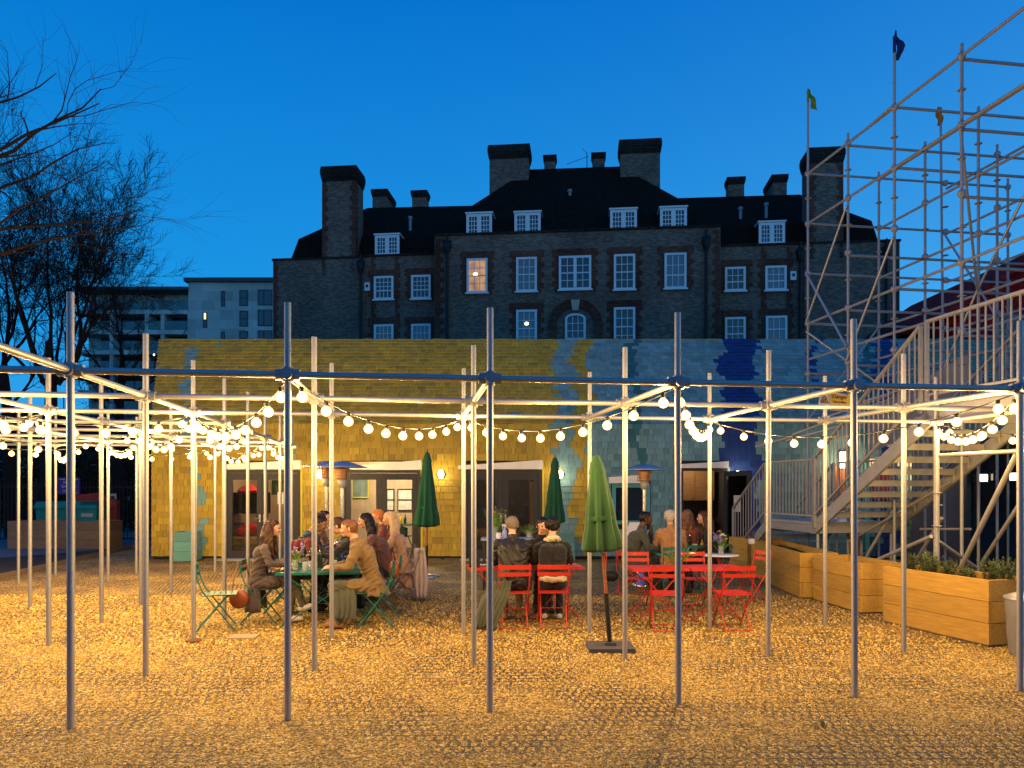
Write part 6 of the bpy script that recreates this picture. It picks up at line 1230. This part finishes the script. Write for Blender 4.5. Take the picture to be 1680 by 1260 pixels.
def remeshed(prims, mats, vox=.010, smooth=3):
    """prims: (p0, p1, r0, r1, material index, (flat axis, factor) or None)"""
    mb_ = MB()
    for (p, q, r0, r1, mi) in prims:
        p, q = Vector(p), Vector(q); d = q-p
        if d.length < 1e-4: mb_.ball(p, r0, 12); continue
        n = 12; z = d.normalized(); Mx = z.to_track_quat('Z', 'Y').to_matrix(); L_ = d.length; prof = [(0, -r0)]+[(r0*math.sin(a), -r0*math.cos(a)) for a in (PI/6, PI/3, PI/2)]+[(r1*math.cos(a), L_+r1*math.sin(a)) for a in (0, PI/6, PI/3)]+[(0, L_+r1)]
        mb_.lathe(p, prof, n, M=Mx)
    tag_h = len(mats) == 1
    me = bpy.data.meshes.new('tmp'); me.from_pydata(mb_.v, [], mb_.f); o = bpy.data.objects.new('tmp', me); COL.objects.link(o)
    m = o.modifiers.new('r', 'REMESH'); m.mode = 'VOXEL'; m.voxel_size = vox; m.use_smooth_shade = True
    s = o.modifiers.new('s', 'SMOOTH'); s.factor = .5; s.iterations = smooth
    dg = bpy.context.evaluated_depsgraph_get(); out = bpy.data.meshes.new_from_object(o.evaluated_get(dg)); bpy.data.objects.remove(o); bpy.data.meshes.remove(me)
    out.materials.clear(); [out.materials.append(x) for x in mats]
    n = len(out.polygons); c = np.empty(n*3, np.float32); out.polygons.foreach_get('center', c); c = c.reshape(-1, 3); best = np.full(n, 1e9); idx = np.zeros(n, np.int32)
    for (p, q, r0, r1, mi) in prims:
        p, q = np.array(p), np.array(q); d = q-p; l2 = max(1e-9, (d*d).sum()); t = np.clip(((c-p)@d)/l2, 0, 1); dist = np.linalg.norm(c-(p+t[:, None]*d), axis=1)-(r0+(r1-r0)*t)
        k = dist < best; best[k] = dist[k]; idx[k] = mi
    nv = len(out.vertices); co = np.empty(nv*3, np.float32); out.vertices.foreach_get('co', co); co = co.reshape(-1, 3); no = np.empty(nv*3, np.float32); out.vertex_normals.foreach_get('vector', no); no = no.reshape(-1, 3)
    bv = np.full(nv, 1e9); mv = np.zeros(nv, np.int32)
    for (p, q, r0, r1, mi) in prims:
        p, q = np.array(p), np.array(q); d = q-p; l2 = max(1e-9, (d*d).sum()); t = np.clip(((co-p)@d)/l2, 0, 1); dist = np.linalg.norm(co-(p+t[:, None]*d), axis=1)-(r0+(r1-r0)*t); k = dist < bv; bv[k] = dist[k]; mv[k] = mi
    x, y, z = co[:, 0], co[:, 1], co[:, 2]; ph = RNG.random()*9
    if tag_h: disp = .0035*np.sin(230*y+9*np.sin(9*z+ph)+ph)+.004*np.sin(95*x+6*np.sin(14*z)+ph)*np.cos(70*y)
    else:
        wv = 2.2*np.sin(11*x+ph)+2.0*np.sin(13*y+7*z+ph); disp = .0050*np.sin(52*z+20*x+wv*2.1)+.0035*np.sin(88*z-40*y+wv*3)+.003*np.sin(45*x+60*y+wv*2); disp = np.where((mv == 0) | (mv == 3), 0, disp)
    co += no*disp[:, None]; out.vertices.foreach_set('co', co.ravel())
    out.polygons.foreach_set('material_index', idx); out.polygons.foreach_set('use_smooth', np.ones(n, dtype=bool)); out.update(); return out
def V(*a): return Vector(a)
def person(label, loc, rz, skin, top, legs, shoe, hair, style, lean=.10, head=(0, 0), bulk=1.0, arms=('table', 'table'), h=1.0, cross=False, coat=None, trim=None, scarf=None, legpos=(.46, .40), female=False, hood=False, twist=0):
    """seated, facing +x; z of the seat .46; head=(yaw, pitch)"""
    t = thing('person', label, 'person', loc, rz)
    mats = [M_[skin], M_[top], M_[legs], M_[shoe], M_[scarf or top], M_[trim or top]]; P = []
    hipz = .555; B = bulk; sw = (.165 if female else .185)*(.9+.1*B)
    def cap(p, q, a, b_, m): P.append((tuple(p), tuple(q), a, b_, m))
    pel = V(-.02, 0, hipz); ch = pel+V(lean*.6+.0, 0, .36*h); nk = pel+V(lean*1.1+.02, 0, .545*h); hd = nk+V(.035+lean*.25, 0, .150)
    # torso from paired volumes so that it is wider than deep
    for s in (-1, 1):
        cap(pel+V(0, s*.075, 0), pel+V(.01+lean*.2, s*.06, .16), .105*B, .095*B, 1); cap(pel+V(.01+lean*.2, s*.06, .16), ch+V(0, s*.075, .02), .098*B, .112*B, 1); cap(ch+V(0, s*.07, .02), nk+V(-.01, s*.09, -.085), .108*B, .062*B, 1)
        cap(nk+V(-.015, s*.02, -.05), nk+V(-.01, s*sw, -.095), .058, .062*B, 1)
    cap(nk+V(-.01, 0, -.05), nk+V(.015, 0, .07), .058, .052, 0); cap(nk+V(-.012, 0, -.055), nk+V(.0, 0, .005), .075*B, .066, 4)
    if scarf: cap(nk+V(.05, -.06, -.02), nk+V(.06, .06, -.02), .055, .055, 4); cap(nk+V(-.05, -.06, .01), nk+V(-.05, .06, .01), .06, .06, 4); cap(nk+V(.08, .03, -.04), ch+V(.13, .03, .02), .05, .04, 4)
    if hood: 
        for s in (-1, 0, 1): cap(nk+V(-.085, s*.07, -.02), nk+V(-.12, s*.05, -.11), .06, .055, 1)
    if trim: 
        for s in (-1, 1): cap(nk+V(-.06, s*.06, .02), nk+V(.0, s*.085, -.0), .036, .034, 5); cap(nk+V(-.07, 0, .025), nk+V(-.06, s*.06, .02), .038, .036, 5); cap(pel+V(-.11, 0, .05), pel+V(-.085, s*.11, .05), .036, .036, 5); cap(pel+V(-.085, s*.11, .05), pel+V(-.03, s*.165, .05), .036, .03, 5)
    # legs
    kx, ax_ = legpos
    for s in (-1, 1):
        hp = pel+V(.03, s*.09, -.02); kn = V(kx, s*(.10 if not female else .075), .545); an = V(ax_, s*.10, .10)
        if cross and s == 1: kn = V(kx-.02, -.03, .64); an = V(kx+.12, -.16, .25)
        cap(hp, kn, .092*B, .062, 2); cap(kn, an, .062, .046, 2)
        if coat: cap(hp+V(0, 0, -.01), hp.lerp(kn, .55), .105*B, .085, 1)
        tdir = V(.16, s*.02, -.045) if not (cross and s == 1) else V(.14, -.03, -.02); cap(an, an+V(0, 0, -.03), .043, .045, 2); cap(an+V(-.03, 0, -.055), an+tdir, .042, .032, 3); cap(an+V(.03, 0, -.05), an+tdir*.8, .045, .036, 3)
    # arms and hands
    for s, mode in zip((1, -1), arms):
        sh = nk+V(-.01, s*sw, -.10)
        if mode == 'table': el = V(sh.x+.07, s*(sw+.06), .80); wr = V(sh.x+.30, s*.12, .775); hdv = V(.9, -s*.25, -.05)
        elif mode == 'lap': el = V(sh.x+.0, s*(sw+.07), .80); wr = V(sh.x+.22, s*.10, .70); hdv = V(.9, -s*.3, -.3)
        elif mode == 'reach': el = V(sh.x+.17, s*(sw+.03), .86); wr = V(sh.x+.40, s*.13, .87); hdv = V(1, -s*.1, .15)
        elif mode == 'chin': el = V(sh.x+.20, s*(sw-.02), .78); wr = V(hd.x+.10, s*.05, hd.z-.16); hdv = V(-.2, 0, 1)
        elif mode == 'front': el = V(sh.x+.12, s*(sw+.05), .83); wr = V(sh.x+.30, s*.05, .93); hdv = V(.6, -s*.4, .5)
        hdv = hdv.normalized(); cap(sh, el, .060*B, .048*B, 1); cap(el, wr, .047*B, .034, 1); cap(wr, wr+hdv*.03, .027, .028, 0)
        pm = wr+hdv*.075; sd = hdv.cross(V(0, 0, 1)); sd = V(0, 1, 0) if sd.length < .2 else sd.normalized(); cap(wr+hdv*.03, pm+sd*.016, .026, .020, 0); cap(wr+hdv*.03, pm-sd*.016, .026, .020, 0); dn = V(0, 0, -1) if abs(hdv.z) < .7 else V(-.6, 0, 0)
        for j, (o_, l_) in enumerate(((-.030, .062), (-.010, .072), (.010, .068), (.030, .052))):
            b0 = pm+sd*o_; m1 = b0+(hdv*.85+dn*.3).normalized()*l_*.55; m2 = m1+(hdv*.5+dn*.8).normalized()*l_*.5; cap(b0, m1, .0095, .009, 0); cap(m1, m2, .009, .008, 0)
        b0 = wr+hdv*.035+sd*(.028*-s); cap(b0, b0+(hdv*.7+sd*(-s)*.8).normalized()*.05, .012, .009, 0)
    # head in its own frame
    R = Matrix.Rotation(head[0], 3, 'Z') @ Matrix.Rotation(head[1], 3, 'Y')
    def H(x, y, z): return hd+R @ V(x, y, z)
    cap(H(-.028, 0, .035), H(.020, 0, .040), .083, .074, 0); cap(H(-.0, 0, .0), H(.050, 0, -.045), .070, .038, 0); cap(H(.045, 0, -.055), H(.062, 0, -.068), .030, .022, 0); cap(H(-.035, 0, -.02), H(-.01, 0, -.05), .062, .052, 0)
    cap(H(.088, 0, .022), H(.104, 0, -.012), .010, .013, 0); cap(H(.080, -.03, .040), H(.080, .03, .040), .013, .013, 0); cap(H(.07, -.035, -.01), H(.07, .035, -.01), .024, .024, 0)
    for s in (-1, 1): cap(H(-.008, s*.080, .018), H(-.014, s*.086, -.018), .014, .010, 0)
    body = remeshed(P, mats, .0105); link('body', body, t)
    ey = MB()
    for s in (-1, 1): MB().ball(H(.082, s*.030, .020), .0115, 8, 0, (1, 1.2, .8)).build('eye', M_['eye'], t)
    MB().ball(H(.086, 0, -.042), .017, 8, 0, (.5, 1.15, .4)).build('mouth', M_['lip'], t)
    # hair
    hp_ = []
    def hc(p, q, a, b_): hp_.append((tuple(p), tuple(q), a, b_, 0))
    g = .012
    if style != 'bald':
        hc(H(-.036, 0, .052), H(.006, 0, .062), .086, .076); hc(H(-.050, 0, .01), H(-.045, 0, .05), .074, .080)
        for s in (-1, 1): hc(H(-.030, s*.030, .03), H(.030, s*.022, .080), .066, .046)
    if style == 'short': hc(H(-.055, 0, -.03), H(-.05, 0, .02), .055, .07); hc(H(.02, -.02, .092), H(.058, .03, .092), .032, .026)
    if style == 'crop': hc(H(-.055, 0, -.02), H(-.05, 0, .02), .055, .068)
    if style == 'curly':
        rr_ = random.Random(5)
        for i in range(46): a = rr_.uniform(0, 6.28); e = rr_.uniform(-.3, 1.5); p = H(-.02+.088*math.cos(a)*math.cos(e), .09*math.sin(a)*math.cos(e), .045+.085*math.sin(e)); 
        for i in range(60):
            a = rr_.uniform(.6, 5.68); e = rr_.uniform(-.5, 1.5); p = H(-.015+.095*math.cos(a)*math.cos(e), .095*math.sin(a)*math.cos(e), .045+.09*math.sin(e)); hc(p, p+V(.001, 0, .001), .020, .020)
    if style in ('long', 'longstraight'):
        ln = .34 if style == 'long' else .30; 
        for s in (-1, 1):
            hc(H(-.03, s*.055, .03), H(-.045, s*.085, -.10), .050, .045); e0 = H(-.045, s*.085, -.10); hc(e0, V(hd.x-.075, s*.115, hd.z-ln), .045, .036)
            if style == 'long': hc(H(.0, s*.075, .0), V(hd.x+.0, s*.12, hd.z-.22), .030, .034); hc(V(hd.x+.0, s*.12, hd.z-.22), V(hd.x+.03, s*.11, hd.z-.36), .032, .02)
        hc(H(-.07, 0, .02), V(hd.x-.10, 0, hd.z-.10), .065, .07); hc(V(hd.x-.10, -.05, hd.z-.10), V(hd.x-.115, -.05, hd.z-ln), .06, .045); hc(V(hd.x-.10, .05, hd.z-.10), V(hd.x-.115, .05, hd.z-ln), .06, .045)
    if style == 'bun': hc(H(-.10, 0, .07), H(-.115, 0, .075), .038, .036); hc(H(-.06, 0, -.01), H(-.06, 0, .03), .060, .07)
    if style == 'beanie': pass
    if hp_:
        hm = remeshed(hp_, [M_[hair]], .011, 4); ho = link('hair' if style != 'beanie' else 'knitted_hat', hm, t)
    if style == 'beanie':
        q = [(tuple(H(-.055, 0, -.02)), tuple(H(-.06, 0, -.12)), .062, .05, 0), (tuple(V(hd.x-.06, 0, hd.z-.12)), tuple(V(hd.x-.08, 0, hd.z-.26)), .055, .03, 0)]; link('hair', remeshed(q, [M_['hair_r']], .012), t)
    if coat:
        # skirt of the coat falling beside and behind the seat
        c = MB(); n = 16; rows = 7
        for r in range(rows):
            k = r/(rows-1)
            for j in range(n+1):
                a = PI*.42+(2*PI-PI*.84)*j/n; rad = (.135+.05*k+.018*math.sin(j*2.3+2*k))*min(B, 1.05); c.v.append((pel.x+.02+rad*math.cos(a)*(1.0+.1*k), rad*math.sin(a)*1.15, hipz+.02-k*coat+.01*math.sin(j*1.7)))
        for r in range(rows-1):
            for j in range(n): c.f.append((r*(n+1)+j, (r+1)*(n+1)+j, (r+1)*(n+1)+j+1, r*(n+1)+j+1)); c.m.append(0); c.s.append(True); c.c.append((1, 1, 1, 1))
        o = c.build('coat_skirt', M_[top], t); sm = o.modifiers.new('thick', 'SOLIDIFY'); sm.thickness = .012
    return t
HP = PI/2
person('woman with very long dark hair in an open grey coat and olive trousers, legs crossed', (-3.36, 9.92, 0), .12, 'skin_f', 'grey_wool_coat', 'olive_trousers', 'shoe_w', 'hair_b', 'long', .10, (-.05, .05), .95, ('lap', 'table'), .97, True, .42, female=True)
person('man in a dark red top and blue scarf leaning over the long table', (-3.27, 10.72, 0), .10, 'skin_b', 'maroon_wool', 'dark_trousers', 'shoe_k', 'hair_k', 'short', .34, (-.1, .22), 1.0, ('front', 'table'), 1.0, scarf='blue_scarf')
person('dark haired woman in navy partly hidden behind the man in red', (-3.36, 11.6, 0), .05, 'skin_f', 'navy_top', 'dark_trousers', 'shoe_k', 'hair_b', 'short', .24, (-.2, .15), .95, ('table', 'front'), 1.02, female=True)
person('person in a brown jacket at the back left of the long table by the heaters', (-3.36, 12.45, 0), .0, 'skin_f', 'tan_jacket', 'dark_trousers', 'shoe_k', 'hair_k', 'short', .14, (-.3, .05), 1.0, ('table', 'table'), 1.04)
person('auburn haired man in a hooded khaki parka seated at the near right end', (-1.80, 9.62, 0), PI+.16, 'skin_f', 'khaki_parka', 'olive_trousers', 'suede', 'hair_r', 'short', .20, (.05, .05), 1.16, ('table', 'table'), 1.0, False, .16, hood=True, legpos=(.50, .42))
person('man with short dark hair reaching over the table beside the khaki parka', (-1.92, 10.40, 0), PI+.14, 'skin_f', 'black_cloth', 'dark_trousers', 'shoe_w', 'hair_b', 'short', .36, (.05, .12), 1.0, ('reach', 'reach'), 1.0)
person('woman with long black hair and plum top on the right of the table', (-1.86, 11.15, 0), PI+.1, 'skin_f', 'plum_top', 'dark_trousers', 'shoe_k', 'hair_k', 'longstraight', .22, (.15, .15), .95, ('table', 'table'), 1.05, female=True)
person('blonde woman in a camel trench coat turned towards the table', (-1.74, 11.8, 0), PI+.15, 'skin_f', 'camel_coat', 'dark_trousers', 'shoe_k', 'hair_y', 'longstraight', .12, (.0, .05), .95, ('front', 'table'), 1.06, False, .36, female=True)
person('person in an orange knitted hat just behind the blonde woman', (-1.98, 12.5, 0), PI+.05, 'skin_f', 'rust_brown', 'dark_trousers', 'shoe_k', 'orange_knit', 'beanie', .18, (.1, .1), .92, ('table', 'table'), 1.07, female=True)
person('man with cropped grey hair in a black leather jacket seen from behind', (.02, 9.70, 0), HP+.06, 'skin_f', 'leatherjacket', 'khaki_parka', 'suede', 'hair_s', 'crop', .22, (.12, .22), 1.24, ('table', 'table'), 1.04)
person('curly haired person in a black jacket with cream trim seen from behind', (.535, 9.74, 0), HP-.02, 'skin_f', 'black_cloth', 'dark_trousers', 'shoe_w', 'hair_k', 'curly', .16, (.25, .15), 1.08, ('table', 'table'), 1.0, trim='cream_trim')
person('woman in black with her hair in a bun facing the camera at the red table', (.40, 10.98, 0), -HP+.1, 'skin_f', 'black_cloth', 'dark_trousers', 'shoe_k', 'hair_k', 'bun', .26, (.1, .22), .95, ('front', 'table'), .98, female=True)
person('man in grey green behind the leaning parasol resting his chin on a hand', (2.02, 12.62, 0), .05, 'skin_d', 'grey_green', 'dark_trousers', 'shoe_k', 'hair_k', 'crop', .16, (-.1, .1), 1.1, ('chin', 'table'), 1.0, False, .36)
person('man with thick grey hair in a tan jacket seen from behind', (2.66, 12.42, 0), HP+.05, 'skin_f', 'tan_jacket', 'dark_trousers', 'shoe_k', 'hair_g', 'curly', .06, (-.1, .0), 1.12, ('table', 'table'), 1.04)
person('woman with long auburn hair beside the grey haired man', (3.06, 12.9, 0), HP-.1, 'skin_f', 'rust_brown', 'dark_trousers', 'shoe_k', 'hair_r', 'longstraight', .10, (-.2, .0), .95, ('table', 'table'), 1.05, female=True)
person('woman with long dark hair in black turned left by the round table', (3.40, 12.66, 0), PI-.2, 'skin_f', 'black_cloth', 'dark_trousers', 'shoe_k', 'hair_b', 'longstraight', .08, (.0, .0), .95, ('lap', 'table'), 1.02, female=True)
chair((3.06, 12.86, 0), HP-.1, GR, 'green folding chair under the woman with auburn hair', gg)
# garments hanging on chairs
def drape(label, name, m, pts, w, seed, thick=.012, n=14, folds=5, amp=.03):
    """cloth hanging from pts[0] down along pts; w = widths along the way"""
    r = random.Random(seed); c = MB(); k = len(pts); rows = (k-1)*4+1
    for i in range(rows):
        f = i/4; a = min(k-2, int(f)); q = f-a; p = Vector(pts[a]).lerp(Vector(pts[a+1]), q); ww = w[a]+(w[a+1]-w[a])*q; am = amp*(.3+i/rows)
        for j in range(n+1): x = (j/n-.5); c.v.append((p.x+x*ww, p.y+am*math.sin(j/n*folds*2*PI+i*.15), p.z+.012*math.sin(j*1.3)*(i/rows)))
    for i in range(rows-1):
        for j in range(n): c.f.append((i*(n+1)+j, i*(n+1)+j+1, (i+1)*(n+1)+j+1, (i+1)*(n+1)+j)); c.m.append(0); c.s.append(True); c.c.append((1, 1, 1, 1))
    o = c.build(name, M_[m]); tag(o, label, name.replace('_', ' ')); s = o.modifiers.new('thick', 'SOLIDIFY'); s.thickness = thick; return o
drape('olive coat hanging from the chair of the man in leather, sleeve on the gravel', 'coat', 'sage_coat', [(-.12, 9.50, .60), (-.20, 9.42, .42), (-.30, 9.36, .2), (-.34, 9.33, .02)], [.22, .32, .30, .24], 3, folds=6, amp=.045)
drape('pale lilac coat hanging from the brown chair of the blonde woman', 'coat', 'pale_coat', [(-1.46, 11.72, .84), (-1.44, 11.70, .55), (-1.43, 11.68, .3), (-1.42, 11.66, .06)], [.16, .20, .22, .16], 4, folds=3)
drape('sage scarf hanging over the legs of the man in the khaki parka', 'scarf', 'sage_coat', [(-2.15, 9.44, .58), (-2.12, 9.40, .42), (-2.10, 9.38, .25), (-2.11, 9.37, .14)], [.26, .30, .26, .24], 5, folds=4, amp=.02)
t = thing('tan_bag', 'orange brown leather bag hanging behind the khaki parka', 'bag', (-1.60, 10.1, 0), .2); MB().ball((0, 0, .68), .10, 12, 0, (.7, .9, 1.3)).build('body', M_['leather'], t); MB().tube([(0, -.06, .76), (-.02, -.05, .9), (-.02, .05, .9), (0, .06, .76)], .006, 5).build('strap', M_['leather'], t)
